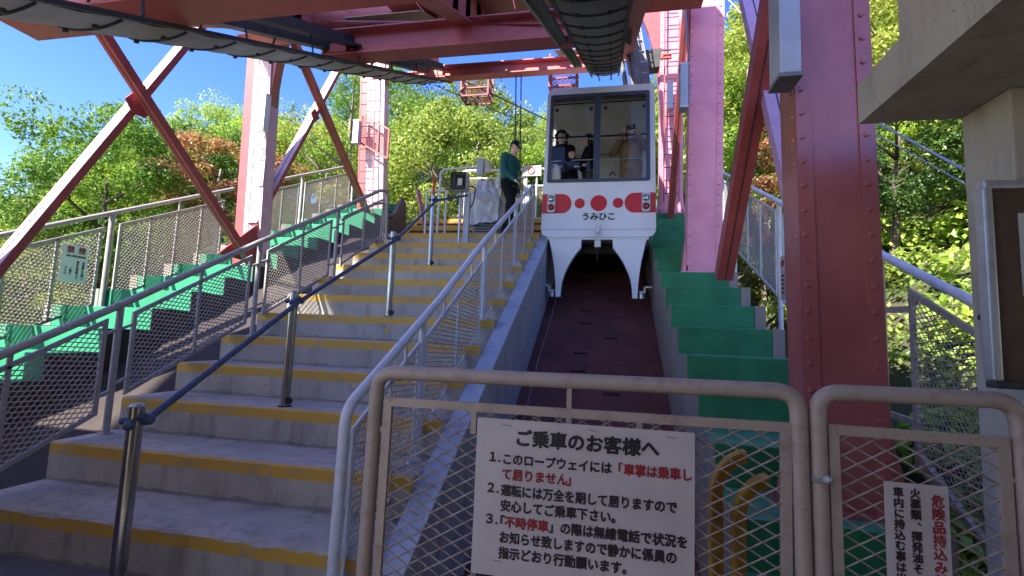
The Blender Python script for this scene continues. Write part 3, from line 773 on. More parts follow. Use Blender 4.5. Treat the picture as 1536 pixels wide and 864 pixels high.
# ------------------------------------------------------------------ cable car
CX, CY = -.20, 7.95
def cabin():
    o = thing('cable_car', 'white cable car cabin with red dots and curved legs docked above the trench', 'cable car', (CX, CY, 3.1))
    x0, x1, z0, z1 = CX-.93, CX+.93, 3.14, 5.72
    L = 3.0
    def outline(x0, x1, z0, z1, r, rt=None, n=6):
        rt = rt or r; pts = []
        for cx, cz, a0, rr in ((x1-r, z0+r, -90, r), (x1-rt, z1-rt, 0, rt), (x0+rt, z1-rt, 90, rt), (x0+r, z0+r, 180, r)):
            for i in range(n+1):
                a = math.radians(a0+90*i/n); pts.append((cx+rr*math.cos(a), cz+rr*math.sin(a)))
        return pts
    def taper(v):      # slightly narrower at the roof
        k = 1-.05*(v.z-z0)/(z1-z0)
        return V((CX+(v.x-CX)*k, v.y, v.z))
    wz0, wz1 = 4.07, 5.60; wx0, wx1 = CX-.865, CX+.84
    # front and rear faces with window opening
    for yf, d, nm in ((CY, .05, 'front_wall'), (CY+L-.05, .05, 'rear_wall')):
        bm = BM(); out = outline(x0, x1, z0, z1, .14, .12)
        inn = outline(wx0, wx1, wz0, wz1, .03, .03, 2) if nm == 'front_wall' else outline(wx0+.3, wx1-.3, wz0+.9, wz1-.1, .03, .03, 2)
        for y in (yf, yf+d):
            vo = [bm.verts.new((a, y, b)) for a, b in out]; vi = [bm.verts.new((a, y, b)) for a, b in inn]
            es = [bm.edges.new((vv[i], vv[(i+1) % len(vv)])) for vv in (vo, vi) for i in range(len(vv))]
            bmesh.ops.triangle_fill(bm, use_beauty=True, edges=es)
            if y == yf: A = (vo, vi)
        for P, Q in ((A[0], vo), (A[1], vi)):
            for i in range(len(P)): bm.faces.new((P[i], P[(i+1) % len(P)], Q[(i+1) % len(P)], Q[i]))
        # rounded look: pull outer rim back
        for v in bm.verts: v.co = taper(v.co)
        obj(nm, bm, 'cabin_white' if nm == 'front_wall' else ['cabin_inside'], o)
    def shell(nm, seg, ya, yb, th, m):
        bm = BM(); P = [V((a, 0, b)) for a, b in seg]
        for i in range(len(P)-1):
            a, b = P[i], P[i+1]; nn = V(((b-a).z, 0, -(b-a).x)).normalized()
            q = [a, b, b-nn*th, a-nn*th]
            va = [bm.verts.new(taper(V((p.x, ya, p.z)))) for p in q]; vb = [bm.verts.new(taper(V((p.x, yb, p.z)))) for p in q]
            bm.faces.new(va); bm.faces.new(vb[::-1])
            for j in range(4): bm.faces.new((va[j], vb[j], vb[(j+1) % 4], va[(j+1) % 4]))
        return obj(nm, bm, m, o)
    full = outline(x0, x1, z0, z1, .14, .12)
    n = 7
    # order: bottom-right arc, top-right, top-left, bottom-left
    shell('side_wall', [full[6], (x1, wz0-.02)], CY+.05, CY+L-.05, .04, 'cabin_white')
    shell('side_wall', [(x0, wz0-.02), full[21]], CY+.05, CY+L-.05, .04, 'cabin_white')
    shell('roof', [(x1, wz1)]+full[7:21]+[(x0, wz1)], CY+.05, CY+L-.05, .04, 'cabin_white')
    shell('floor_pan', full[21:28]+full[0:7], CY+.05, CY+L-.05, .04, 'cabin_white')
    for xx in (x0+.02, x1-.02):
        for yy in (CY+.10, CY+L*.37, CY+L*.66, CY+L-.10):
            bm = BM(); vs = box(bm, xx-.02, xx+.02, yy-.05, yy+.05, wz0-.02, wz1)
            for v in vs: v.co = taper(v.co)
            obj('window_post', bm, 'cabin_inside', o)
        for a, b in ((.15, .34), (.38, .63), (.67, .92)):
            bm = BM(); vs = box(bm, xx-.004, xx+.004, CY+L*a, CY+L*b, wz0-.02, wz1)
            for v in vs: v.co = taper(v.co)
            obj('side_pane', bm, 'glass', o)
    bm = BM(); box(bm, x0+.05, x1-.05, CY+.06, CY+L-.06, 3.42, 3.46); obj('cabin_floor', bm, 'grey_cloth', o)
    bm = BM(); box(bm, x0+.08, x1-.08, CY+.3, CY+L-.3, 5.61, 5.63); obj('ceiling_panel', bm, 'cabin_inside', o)
    bm = BM(); box(bm, x0+.05, x1-.05, CY+L-.12, CY+L-.06, 3.47, 5.6); rw = obj('rear_lining', bm, 'cabin_inside', o)
    bm = BM(); box(bm, CX-.34, CX-.28, CY+L-.16, CY+L-.121, 3.47, 5.6); obj('lining_post', bm, 'dark_steel', rw)
    bm = BM(); box(bm, CX+.28, CX+.31, CY+L-.16, CY+L-.121, 3.47, 5.6); obj('lining_post', bm, 'poster_paper', rw)
    bm = BM(); box(bm, CX+.42, CX+.78, CY+1.7, CY+1.74, 4.55, 5.15, .01); obj('dark_screen', bm, 'frame_navy', o)
    for s in (-1, 1):
        bm = BM(); box(bm, CX+s*.86-.12, CX+s*.86+.03 if s > 0 else CX-.72, CY+.9, CY+L-.3, 3.47, 3.92) if False else box(bm, min(CX+s*.5, CX+s*.87), max(CX+s*.5, CX+s*.87), CY+1.1, CY+L-.3, 3.47, 3.9, .01)
        obj('bench', bm, 'cabin_inside', o)
    # window frame, mullion, bars, panes
    bm = BM(); yf = CY-.012
    fo = outline(wx0-.005, wx1+.005, wz0-.005, wz1+.005, .03, .03, 2); fi = outline(wx0+.055, wx1-.055, wz0+.05, wz1-.06, .03, .03, 2)
    rings = [[bm.verts.new(taper(V((a, y, b)))) for a, b in q] for q in (fo, fi) for y in (yf, yf+.04)]
    nn = len(fo)
    for i in range(nn):
        j = (i+1) % nn
        bm.faces.new((rings[0][i], rings[0][j], rings[2][j], rings[2][i])); bm.faces.new((rings[1][i], rings[3][i], rings[3][j], rings[1][j]))
        bm.faces.new((rings[0][i], rings[1][i], rings[1][j], rings[0][j])); bm.faces.new((rings[2][i], rings[2][j], rings[3][j], rings[3][i]))
    wf = obj('window_frame', bm, 'frame_navy', o)
    xm = CX-.035
    bm = BM(); box(bm, xm-.055, xm+.055, yf-.004, yf+.045, wz0+.02, wz1-.03, .006); obj('mullion', bm, 'frame_navy', wf)
    for a, b in ((wx0+.06, xm-.05), (xm+.05, wx1-.06)):
        bm = BM(); vs = box(bm, a-.02, b+.02, yf+.015, yf+.021, wz0+.03, wz1-.03); obj('pane', bm, 'glass', wf)
        for zz, rr, mm in ((4.88, .016, 'black_rubber'), (4.83, .009, 'aluminium'), (4.47, .010, 'aluminium')):
            bm = BM(); tube(bm, [(a-.02, CY+.075, zz), (b+.02, CY+.075, zz+.01)], rr, 8); obj('safety_bar', bm, mm, wf)
        bm = BM(); tube(bm, [(a, CY+.09, wz1-.12), (b, CY+.09, wz1-.11)], .012, 6)
        for q in (a+.08, b-.06): ball(bm, (q, CY+.09, wz1-.22), .03, u=8, v=6)
        obj('blind_rail', bm, 'black_rubber', wf)
    # red band, discs
    y = CY-.004
    def flat(nm, poly, m, par=o, d=.006, yy=y):
        bm = BM(); A = [bm.verts.new((a, yy, b)) for a, b in poly]; B = [bm.verts.new((a, yy+d, b)) for a, b in poly]
        bm.faces.new(A); bm.faces.new(B[::-1])
        for i in range(len(poly)): bm.faces.new((A[i], A[(i+1) % len(poly)], B[(i+1) % len(poly)], B[i]))
        return obj(nm, bm, m, par)
    zc, hb = 3.705, .165
    for s in (-1, 1):
        xo = CX+s*.925; xi = CX+s*.585
        pts = [(xo, zc-hb), (xi, zc-hb)]+[(xi-s*hb*.95*math.sin(math.radians(a)), zc-hb*math.cos(math.radians(a))) for a in range(15, 180, 15)]+[(xi, zc+hb), (xo-s*.008, zc+hb)]
        b_ = flat('red_band', pts, 'cabin_red')
        xl = CX+s*.765
        bm = BM(); extrude(bm, [(xl+a, zc+b) for a, b in outline(-.065, .065, -.155, .155, .04)], lambda a, b, t_: (a, t_, b), CY-.05, CY-.002); h = obj('headlight', bm, 'silver_paint', o)
        for dz, mm in ((.07, 'lens_clear'), (-.07, 'lens_red')):
            bm = BM(); disc(bm, (xl, CY-.050, zc+dz), .057, (0, -1, 0), .006, 18); obj('lamp_ring', bm, 'black_rubber', h)
            bm = BM(); ball(bm, (xl, CY-.056, zc+dz), .046, (1, .35, 1)); obj('lens', bm, mm, h, smooth=True)
    for dx, rr in ((-.31, .085), (0, .135), (.31, .085)):
        flat('red_disc', [(CX+.015+dx+rr*math.cos(i*math.pi/16), zc+rr*math.sin(i*math.pi/16)) for i in range(32)], 'cabin_red')
    text('name_lettering', 'うみひこ', .135, (CX+.015, CY-.006, 3.405), 'ink_black', o, bold=.005, align='CENTER', sx=1.05, space=.95)
    bm = BM(); box(bm, x0+.004, x1-.004, CY-.003, CY+.001, 3.262, 3.27); obj('panel_seam', bm, 'rail_paint', o)
    # coupler and wiper-like hook
    bm = BM(); box(bm, CX-.025, CX+.045, CY-.05, CY+.01, 3.20, 3.33, .012); box(bm, CX-.005, CX+.03, CY-.07, CY-.04, 3.12, 3.24, .006); h = obj('coupler', bm, 'silver_paint', o)
    bm = BM(); box(bm, CX-.04, CX+.06, CY+.05, CY+.15, 2.98, 3.14, .01); obj('coupler_block', bm, 'aluminium', h)
    bm = BM(); tube(bm, [(CX+.01, CY+.1, 2.98), (CX+.01, CY+.1, 2.76)], .006, 6); obj('hanging_wire', bm, 'rope_dark', h)
    # legs, front and rear
    for yy in (CY+.02, CY+L-.28):
        for s in (-1, 1):
            xo0, xi0, xo1, xi1 = .785, .255, .655, .575
            poly = [(xo0, 3.10)]
            for i in range(1, 13):
                tt = i/12; poly.append((xo0+(xo1-xo0)*(1-(1-tt)**1.9), 3.10-.95*tt))
            poly.append((xi1, 2.15))
            for i in range(1, 13):
                tt = i/12; poly.append((xi1-.0-(xi1-xi0)*tt**2.0, 2.17+.80*(tt**.95)))
            poly.append((xi0, 3.10))
            pol = [(CX+s*a, b) for a, b in poly]
            bm = BM(); extrude(bm, pol, lambda a, b, t_: (a, t_, b), yy, yy+.16); lg = obj('leg', bm, 'cabin_white', o)
            bm = BM(); xg = CX+s*.68
            box(bm, min(xg, xg+s*.1), max(xg, xg+s*.1), yy+.02, yy+.08, 2.24, 2.27); box(bm, min(xg+s*.07, xg+s*.1), max(xg+s*.07, xg+s*.1), yy+.02, yy+.08, 2.26, 2.33)
            box(bm, min(xg+s*.09, xg+s*.2), max(xg+s*.09, xg+s*.2), yy+.02, yy+.08, 2.325, 2.345)
            obj('guide_bracket', bm, 'silver_paint', lg)
            bm = BM(); disc(bm, (xg+s*.04, yy+.05, 2.15), .045, (0, 0, 1), .08, 14); obj('guide_roller', bm, 'aluminium', lg, smooth=True)
        bm = BM(); box(bm, CX-.82, CX+.82, yy, yy+.17, 3.102, 3.142); obj('leg_beam', bm, 'cabin_white', o)
    # underfloor gear
    bm = BM(); box(bm, CX-.5, CX+.5, CY+.5, CY+2.5, 2.95, 3.10, .02); obj('underfloor_case', bm, 'black_rubber', o)
    # hanger arm rising on the right side with ladder
    path = [(.62, 5.70), (.60, 6.0), (.50, 6.7), (.36, 7.5), (.27, 8.2), (.20, 9.2)]
    def arm(off, wd, m, nm, y0_, y1_):
        bm = BM(); Lp = [(a-wd/2+off, b) for a, b in path]+[(a+wd/2+off, b) for a, b in path[::-1]]
        Lp[0] = (Lp[0][0]-(.30 if nm == 'hanger_arm' else 0), Lp[0][1])
        extrude(bm, Lp, lambda a, b, t_: (a, t_, b), y0_, y1_); return obj(nm, bm, m, o)
    ha = arm(-.02, .34, 'grey_hanger', 'hanger_arm', CY+1.2, CY+1.5)
    bm = BM(); tube(bm, [(a-.06, CY+1.14, b) for a, b in path], .075, 12); obj('hanger_tube', bm, 'grey_hanger', ha, smooth=True)
    bm = BM(); tube(bm, [(a-.26+.0*b, CY+1.6, b) for a, b in path[1:]], .05, 10); obj('rear_tube', bm, 'grey_hanger', ha, smooth=True)
    for off in (.02, .13):
        bm = BM(); tube(bm, [(a+off, CY+1.06, b) for a, b in path], .014, 6); obj('ladder_rail', bm, 'grey_hanger', ha)
    for i in range(14):
        z = 5.85+i*.22
        xx = None
        for (a, b), (c, d) in zip(path, path[1:]):
            if b <= z <= d: xx = a+(c-a)*(z-b)/(d-b)
        if xx is None: continue
        bm = BM(); tube(bm, [(xx+.0, CY+1.06, z), (xx+.13, CY+1.06, z)], .012, 6); obj('rung', bm, 'aluminium', ha)
        if i % 2 == 0:
            bm = BM(); tube(bm, [(xx-.06, CY+1.14, z-.03), (xx-.06, CY+1.14, z+.03)], .084, 12); obj('clamp', bm, 'grey_hanger', ha)
    # dark flared cover above the roof at the arm's root
    bm = BM(); extrude(bm, [(.02, 5.72), (.30, 5.80), (.42, 6.05), (.48, 6.4), (.60, 6.0), (.70, 5.72)], lambda a, b, t_: (a, t_, b), CY+1.05, CY+1.7); obj('arm_root_plate', bm, 'grey_hanger', o)
    return o
cabin()

# ------------------------------------------------------------------ people
def mat_index_mesh(prims, voxel, mats, M):
    """union of capsules / ellipsoids -> one continuous skin, materials by nearest primitive"""
    bm = BM()
    for kind, a, b, ra, rb, mi in prims:
        a, b = V(a), V(b)
        if kind == 'c':
            d = (b-a); L = d.length; d = d.normalized() if L > 1e-6 else V((0, 0, 1)); u = d.orthogonal().normalized(); v = d.cross(u)
            rings = []
            for ph in (-75, -45, -15, 0): rings.append((a+d*ra*math.sin(math.radians(ph)), ra*math.cos(math.radians(ph))))
            for ph in (0, 15, 45, 75): rings.append((b+d*rb*math.sin(math.radians(ph)), rb*math.cos(math.radians(ph))))
            n = 12; vv = [[bm.verts.new(c+(u*math.cos(2*math.pi*i/n)+v*math.sin(2*math.pi*i/n))*r) for i in range(n)] for c, r in rings]
            for p, q in zip(vv, vv[1:]):
                for i in range(n): bm.faces.new((p[i], p[(i+1) % n], q[(i+1) % n], q[i]))
            bm.faces.new(vv[0][::-1]); bm.faces.new(vv[-1])
        else:   # ellipsoid: a centre, b radii, ra = pitch about x
            ball(bm, a, 1, b, Matrix.Rotation(ra, 3, 'X'), 16, 10)
    bmesh.ops.recalc_face_normals(bm, faces=bm.faces[:])
    me = bpy.data.meshes.new('body_tmp'); bm.to_mesh(me); bm.free()
    t = bpy.data.objects.new('body_tmp', me); col.objects.link(t)
    md = t.modifiers.new('r', 'REMESH'); md.mode = 'VOXEL'; md.voxel_size = voxel; md.use_smooth_shade = True
    sm = t.modifiers.new('s', 'SMOOTH'); sm.factor = .5; sm.iterations = 3
    bpy.context.view_layer.update()
    out = bpy.data.meshes.new_from_object(t.evaluated_get(bpy.context.evaluated_depsgraph_get()))
    bpy.data.objects.remove(t)
    out.materials.clear()
    P = []
    for kind, a, b, ra, rb, mi in prims: P.append((kind, V(a), V(b), ra, rb, mi))
    ids = []
    for f in out.polygons:
        c = f.center; best = (1e9, 0)
        for kind, a, b, ra, rb, mi in P:
            if kind == 'c':
                ab = b-a; tt = max(0, min(1, (c-a).dot(ab)/max(1e-9, ab.length_squared))); d = (c-(a+ab*tt)).length-(ra+(rb-ra)*tt)
            else:
                q = c-a; d = (V((q.x/b.x, q.y/b.y, q.z/b.z)).length-1)*min(b)
            if d < best[0]: best = (d, mi)
        ids.append(best[1])
    out.polygons.foreach_set('material_index', ids)
    out.transform(M); out.shade_smooth()
    return out
def person(lab, loc, rz, H, top, trousers, pose, voxel=.012, extras=None, cat='person'):
    """local axes: +y is where the person faces, +x is their right"""
    s = H/1.72
    P = dict(headp=(0, .03, 1.60), neck=(0, 0, 1.44), chest=(0, 0, 1.30), pelvis=(0, 0, .95),
             shr=(.185, 0, 1.385), shl=(-.185, 0, 1.385), elr=(.24, -.02, 1.10), ell=(-.24, -.02, 1.10), wrr=(.24, .06, .86), wrl=(-.24, .06, .86),
             hipr=(.09, 0, .92), hipl=(-.09, 0, .92), knr=(.10, .02, .49), knl=(-.10, .02, .49), anr=(.10, -.01, .09), anl=(-.10, -.01, .09), bulk=1, grip=0)
    P.update(pose)
    b = P['bulk']; h = V(P['headp'])
    g = lambda k: V(P[k])
    pr = []
    # legs (material 1), shoes (3)
    for a in ('r', 'l'):
        pr += [('c', g('hip'+a), g('kn'+a), .088*b, .06, 1), ('c', g('kn'+a), g('an'+a)+V((0, 0, .03)), .06, .045, 1),
               ('c', g('an'+a)+V((0, -.03, -.045)), g('an'+a)+V((0, .14, -.055)), .042, .036, 3)]
    pr += [('e', g('pelvis'), (.16*b, .12*b, .14), 0, 0, 1)]
    # torso (0)
    ch, pe = g('chest'), g('pelvis')
    pr += [('e', ch, (.175*b, .12*b, .19), 0, 0, 0), ('e', ch.lerp(pe, .45), (.155*b, .115*b, .18), 0, 0, 0), ('e', pe+V((0, 0, .08)), (.165*b, .125*b, .12), 0, 0, 0),
           ('c', g('shl')+V((.03, 0, .01)), g('shr')+V((-.03, 0, .01)), .07*b, .07*b, 0)]
    for a in ('r', 'l'):
        sh, e, wv = g('sh'+a), g('el'+a), g('wr'+a)
        pr += [('c', sh, e, .062*b, .048*b, 0), ('c', e, wv, .048*b, .036*b, 0)]
        d = (wv-e).normalized(); pc = wv+d*.05
        side = d.cross(V((0, 0, 1))); side = side.normalized() if side.length > .1 else V((0, 1, 0))
        if abs(d.z) > .75: side = V((0, 1, 0))
        curl = V((0, .4, 0)) if abs(d.z) > .75 else V((0, 0, -.5))
        pr += [('c', wv, wv+d*.03, .026, .028, 2), ('c', pc-side*.018, pc+side*.018+d*.02, .022, .022, 2)]
        for i, ln in enumerate((.062, .072, .068, .052)):
            o0 = pc+d*.03+side*(.030-i*.020); k1 = o0+d*ln*.55+curl*.008; k2 = k1+(d+curl*.9).normalized()*ln*.5
            pr += [('c', o0, k1, .0095, .009, 2), ('c', k1, k2, .009, .0075, 2)]
        t0 = pc+side*.028-d*.01; pr += [('c', t0, t0+(d+side*.9).normalized()*.035+curl*.01, .011, .010, 2), ('c', t0+(d+side*.9).normalized()*.035+curl*.01, t0+(d*1.2+side*.5).normalized()*.062+curl*.014, .010, .008, 2)]
    # neck, head with face
    tilt = P.get('tilt', 0)            # bow of the head
    R = Matrix.Rotation(-tilt, 3, 'X') @ Matrix.Rotation(0, 3, 'Z')
    Rz = Matrix.Rotation(P.get('turn', 0), 3, 'Z'); R = Rz @ R
    hp = lambda x, y, z: h+R @ V((x, y, z))
    pr += [('c', g('neck'), h+V((0, -.01, -.06)), .052, .05, 2)]
    pr += [('e', hp(0, -.012, .025), (.078, .094, .098), -tilt, 0, 2), ('e', hp(0, .018, -.045), (.058, .068, .068), -tilt, 0, 2),
           ('c', hp(0, .088, .0), hp(0, .104, -.026), .011, .014, 2), ('c', hp(-.02, .078, -.058), hp(.02, .078, -.058), .010, .010, 4),
           ('c', hp(.077, -.01, .0), hp(.077, -.018, -.03), .014, .010, 2), ('c', hp(-.077, -.01, .0), hp(-.077, -.018, -.03), .014, .010, 2),
           ('c', hp(-.045, .074, .032), hp(-.018, .082, .034), .008, .008, 2), ('c', hp(.045, .074, .032), hp(.018, .082, .034), .008, .008, 2)]
    M = Matrix.Translation(V(loc)) @ Matrix.Rotation(rz, 4, 'Z') @ Matrix.Scale(s, 4)
    o = thing('person', lab, cat, loc)
    me = mat_index_mesh(pr, voxel, None, M)
    body = obj('body', me, [top, trousers, 'skin', 'black_cloth', 'cabin_red'], o)
    me.materials[4] = MATS['ink_red'] if False else MATS['skin']
    def add(name, m, build):
        bm = BM(); build(bm, hp, R); bm.transform(M); return obj(name, bm, m, o, smooth=True, sharp=60)
    def eyes(bm, hp, R):
        for x in (-.031, .031): ball(bm, hp(x, .077, .013), .011, (1.2, .6, .6), R, 8, 6)
    add('eyes', 'hair', eyes)
    if extras: extras(add)
    return o
def hair_cap(z0=.0, back=True, long=0.0, m='hair'):
    def f(bm, hp, R):
        vs = ball(bm, hp(0, -.022, .038), 1, (.090, .102, .100), R, 18, 12)
        kill = [v for v in vs if (R.inverted() @ (v.co-hp(0, 0, 0))).z < z0 and (R.inverted() @ (v.co-hp(0, 0, 0))).y > -.02 or (R.inverted() @ (v.co-hp(0, 0, 0))).z < -.05]
        bmesh.ops.delete(bm, geom=kill, context='VERTS')
        if long:
            for x in (-.062, -.03, 0, .03, .062):
                tube(bm, [hp(x, -.05-.02*(1-abs(x)/.07), .03), hp(x*1.15, -.07, -.06), hp(x*1.2, -.065, -.06-long)], .04, 8, True, .022)
            for s in (-1, 1): tube(bm, [hp(s*.078, .0, .05), hp(s*.088, .005, -.03), hp(s*.08, .01, -.03-long*.8)], .026, 8, True, .014)
    return f
def cap_with_peak(bm, hp, R):
    vs = ball(bm, hp(0, -.012, .048), 1, (.092, .106, .085), R, 18, 12)
    bmesh.ops.delete(bm, geom=[v for v in vs if (R.inverted() @ (v.co-hp(0, 0, 0))).z < .045], context='VERTS')
    n = 10; A = []; B = []
    for i in range(n+1):
        a = math.radians(200+140*i/n-360+180*0); 
        x = .085*math.sin(math.radians(-70+140*i/n)); y0_ = -.012+.104*math.cos(math.radians(-70+140*i/n)); 
        A.append(bm.verts.new(hp(x, y0_, .052))); B.append(bm.verts.new(hp(x*.95, y0_+.075*math.cos(math.radians(-70+140*i/n)), .040)))
    for i in range(n): bm.faces.new((A[i], A[i+1], B[i+1], B[i]))
    bmesh.ops.solidify(bm, geom=[f for f in bm.faces if all(v in A+B for v in f.verts)], thickness=.006)
def bucket_hat(bm, hp, R):
    prof = [(.0, .145), (.06, .13), (.088, .10), (.098, .065), (.104, .055), (.138, .035), (.135, .029), (.098, .047)]
    n = 20; rows = []
    for r, z in prof: rows.append([bm.verts.new(hp(math.cos(2*math.pi*i/n)*r, -.01+math.sin(2*math.pi*i/n)*r*1.1, z+.01)) for i in range(n)])
    for p, q in zip(rows, rows[1:]):
        for i in range(n): bm.faces.new((p[i], p[(i+1) % n], q[(i+1) % n], q[i]))

# attendant on the landing, facing right, head bowed, one foot back
def att_extras(add):
    add('hair', 'hair', hair_cap(.052))
    add('cap', 'black_cloth', cap_with_peak)
    def badge(bm, hp, R):
        for i in range(6):
            a = math.radians(-32+i*10.7); b = a+math.radians(10.7)
            vs = [bm.verts.new(hp(.097*math.sin(t_), -.012+.111*math.cos(t_)*(.93 if z > .09 else 1.0), z)) for t_, z in ((a, .062), (b, .062), (b, .10), (a, .10))]
            bm.faces.new(vs)
    add('cap_badge', 'mask_white', badge)
    def chest_badge(bm, hp, R):
        for v in ball(bm, (.075, .128, 1.245), .028, (1, .3, 1)): pass
    add('jacket_emblem', 'sign_white', chest_badge)
    def hemline(bm, hp, R):
        tube(bm, [(.165*math.cos(i*math.pi/10), .122*math.sin(i*math.pi/10)-.005, .885+.008*math.sin(i)) for i in range(21)], .024, 8, False)
    add('jacket_hem', 'teal_cloth', hemline)
person('attendant in a green jacket and black cap looking down at the top of the stairs', (-1.80, 8.42, 3.264), math.radians(-112), 1.74,
       'teal_cloth', 'black_cloth', dict(headp=(.0, .095, 1.59), neck=(0, .02, 1.44), chest=(0, .01, 1.28), tilt=.5, bulk=1.24,
       elr=(.25, .03, 1.11), wrr=(.22, .24, .93), ell=(-.25, -.06, 1.11), wrl=(-.26, .0, .87),
       knr=(.10, .14, .50), anr=(.10, .10, .09), knl=(-.10, -.05, .50), anl=(-.10, -.15, .10)), .0085, att_extras)
# passengers
person('woman in a black hat and dark coat smiling at the left cabin window', (-.86, 8.36, 3.465), math.radians(172), 1.66, 'black_cloth', 'black_cloth',
       dict(bulk=1.1, elr=(.23, .1, 1.12), wrr=(.12, .24, 1.02), ell=(-.23, .1, 1.1), wrl=(-.12, .24, 1.0)), .012,
       lambda add: (add('hair', 'hair', hair_cap(.052, long=.10)), add('hat', 'black_cloth', bucket_hat)))
person('child in a black cap pointing, in front of the woman at the cabin window', (-.67, 8.11, 3.465), math.radians(215), 1.24, 'black_cloth', 'black_cloth',
       dict(bulk=1.2, turn=-.3, headp=(0, .03, 1.58), ell=(-.22, .16, 1.2), wrl=(-.14, .36, 1.22), elr=(.2, .12, 1.14), wrr=(.10, .3, 1.16)), .010,
       lambda add: (add('hair', 'hair', hair_cap(.055)), add('cap', 'black_cloth', cap_with_peak)))
person('passenger with long black hair standing behind the centre window post', (-.38, 8.28, 3.465), math.radians(110), 1.56, 'black_cloth', 'grey_cloth',
       dict(bulk=1.05, elr=(.22, .14, 1.15), wrr=(.12, .34, 1.2), ell=(-.2, .14, 1.12), wrl=(-.1, .34, 1.14)), .012,
       lambda add: add('hair', 'hair', hair_cap(.05, long=.22)))
def khaki_extras(add):
    add('hair', 'hair', hair_cap(.055, long=.05)); 
    add('beanie', 'grey_cloth', lambda bm, hp, R: bmesh.ops.delete(bm, geom=[v for v in ball(bm, hp(0, -.014, .05), 1, (.093, .107, .095), R, 18, 12) if (R.inverted() @ (v.co-hp(0, 0, 0))).z < .05], context='VERTS'))
    add('face_mask', 'mask_white', lambda bm, hp, R: ball(bm, hp(0, .042, -.042), 1, (.060, .062, .046), R, 14, 10))
    add('phone', 'black_rubber', lambda bm, hp, R: [setattr(v, 'co', V((v.co.x, v.co.y, v.co.z))) for v in box(bm, -.14, .02, .315, .325, 1.52, 1.60)])
person('passenger in a khaki coat and white mask raising a phone at the right cabin window', (.33, 8.24, 3.465), math.radians(165), 1.66, 'khaki_cloth', 'khaki_cloth',
       dict(bulk=1.25, elr=(.30, .10, 1.22), wrr=(.09, .24, 1.50), ell=(-.30, .10, 1.24), wrl=(-.13, .24, 1.50)), .012, khaki_extras)
person('small child whose dark hair just shows above the right window sill', (.03, 8.20, 3.465), math.radians(180), .86, 'grey_cloth', 'black_cloth', dict(bulk=1.35, headp=(0, .02, 1.56)), .010,
       lambda add: add('hair', 'hair', hair_cap(-.02)))
def blob_bag(name, lab, cat, c, s3, m, seed, parent=None):
    rnd = random.Random(seed); bm = BM(); bmesh.ops.create_icosphere(bm, subdivisions=4, radius=1)
    from mathutils import noise
    for v in bm.verts:
        n_ = v.co.copy(); r = 1+.13*noise.noise(n_*2.1+V((seed, 0, 0)))+.07*noise.noise(n_*5+V((seed, 3, 0)))
        z = v.co.z; v.co = V((n_.x*s3[0]*r, n_.y*s3[1]*r, max(-.92, n_.z)*s3[2]*r))+V(c)
    return tag(obj(name, bm, m, parent, smooth=True, sharp=180), lab, cat)
blob_bag('carrier_bag', 'crumpled white bag held low in the left corner of the cabin window', 'bag', (-.94, 8.09, 4.25), (.11, .06, .20), 'lamp_white', 4)

# ------------------------------------------------------------------ railings
def xplane(X): return lambda y, z: (X, y, z)
def mesh_frame(parent, poly, fn, m, wm, cw, ch, th, fw=.03, rot=0, name='mesh_panel', uprights=(), fm=None):
    """one framed panel: flat-bar frame + wire mesh"""
    bm = BM(); n = len(poly)
    nrm = (V(fn(1, 0))-V(fn(0, 0))).cross(V(fn(0, 1))-V(fn(0, 0))).normalized()
    P = [V(fn(*q)) for q in poly]; rings = []
    for i in range(n):
        a, b, c = P[i-1], P[i], P[(i+1) % n]
        n1 = (b-a).normalized().cross(nrm); n2 = (c-b).normalized().cross(nrm); mt = (n1+n2)/max(.3, 1+n1.dot(n2))*fw/2
        rings.append([bm.verts.new(b+mt*s1+nrm*s2*fw*.3) for s1, s2 in ((-1, -1), (1, -1), (1, 1), (-1, 1))])
    for i in range(n):
        for j in range(4): bm.faces.new((rings[i][j], rings[i][(j+1) % 4], rings[(i+1) % n][(j+1) % 4], rings[(i+1) % n][j]))
    f = obj(name, bm, fm or m, parent)
    bm = BM(); mesh_panel(bm, poly, fn, cw, ch, th, rot); tag(obj('wire_mesh', bm, wm, f), kind='stuff')
    for a, b in uprights:
        bm = BM(); bar(bm, fn(*a), fn(*b), fw*.8, fw*.6, up=nrm); obj('upright', bm, m, f)
    return f
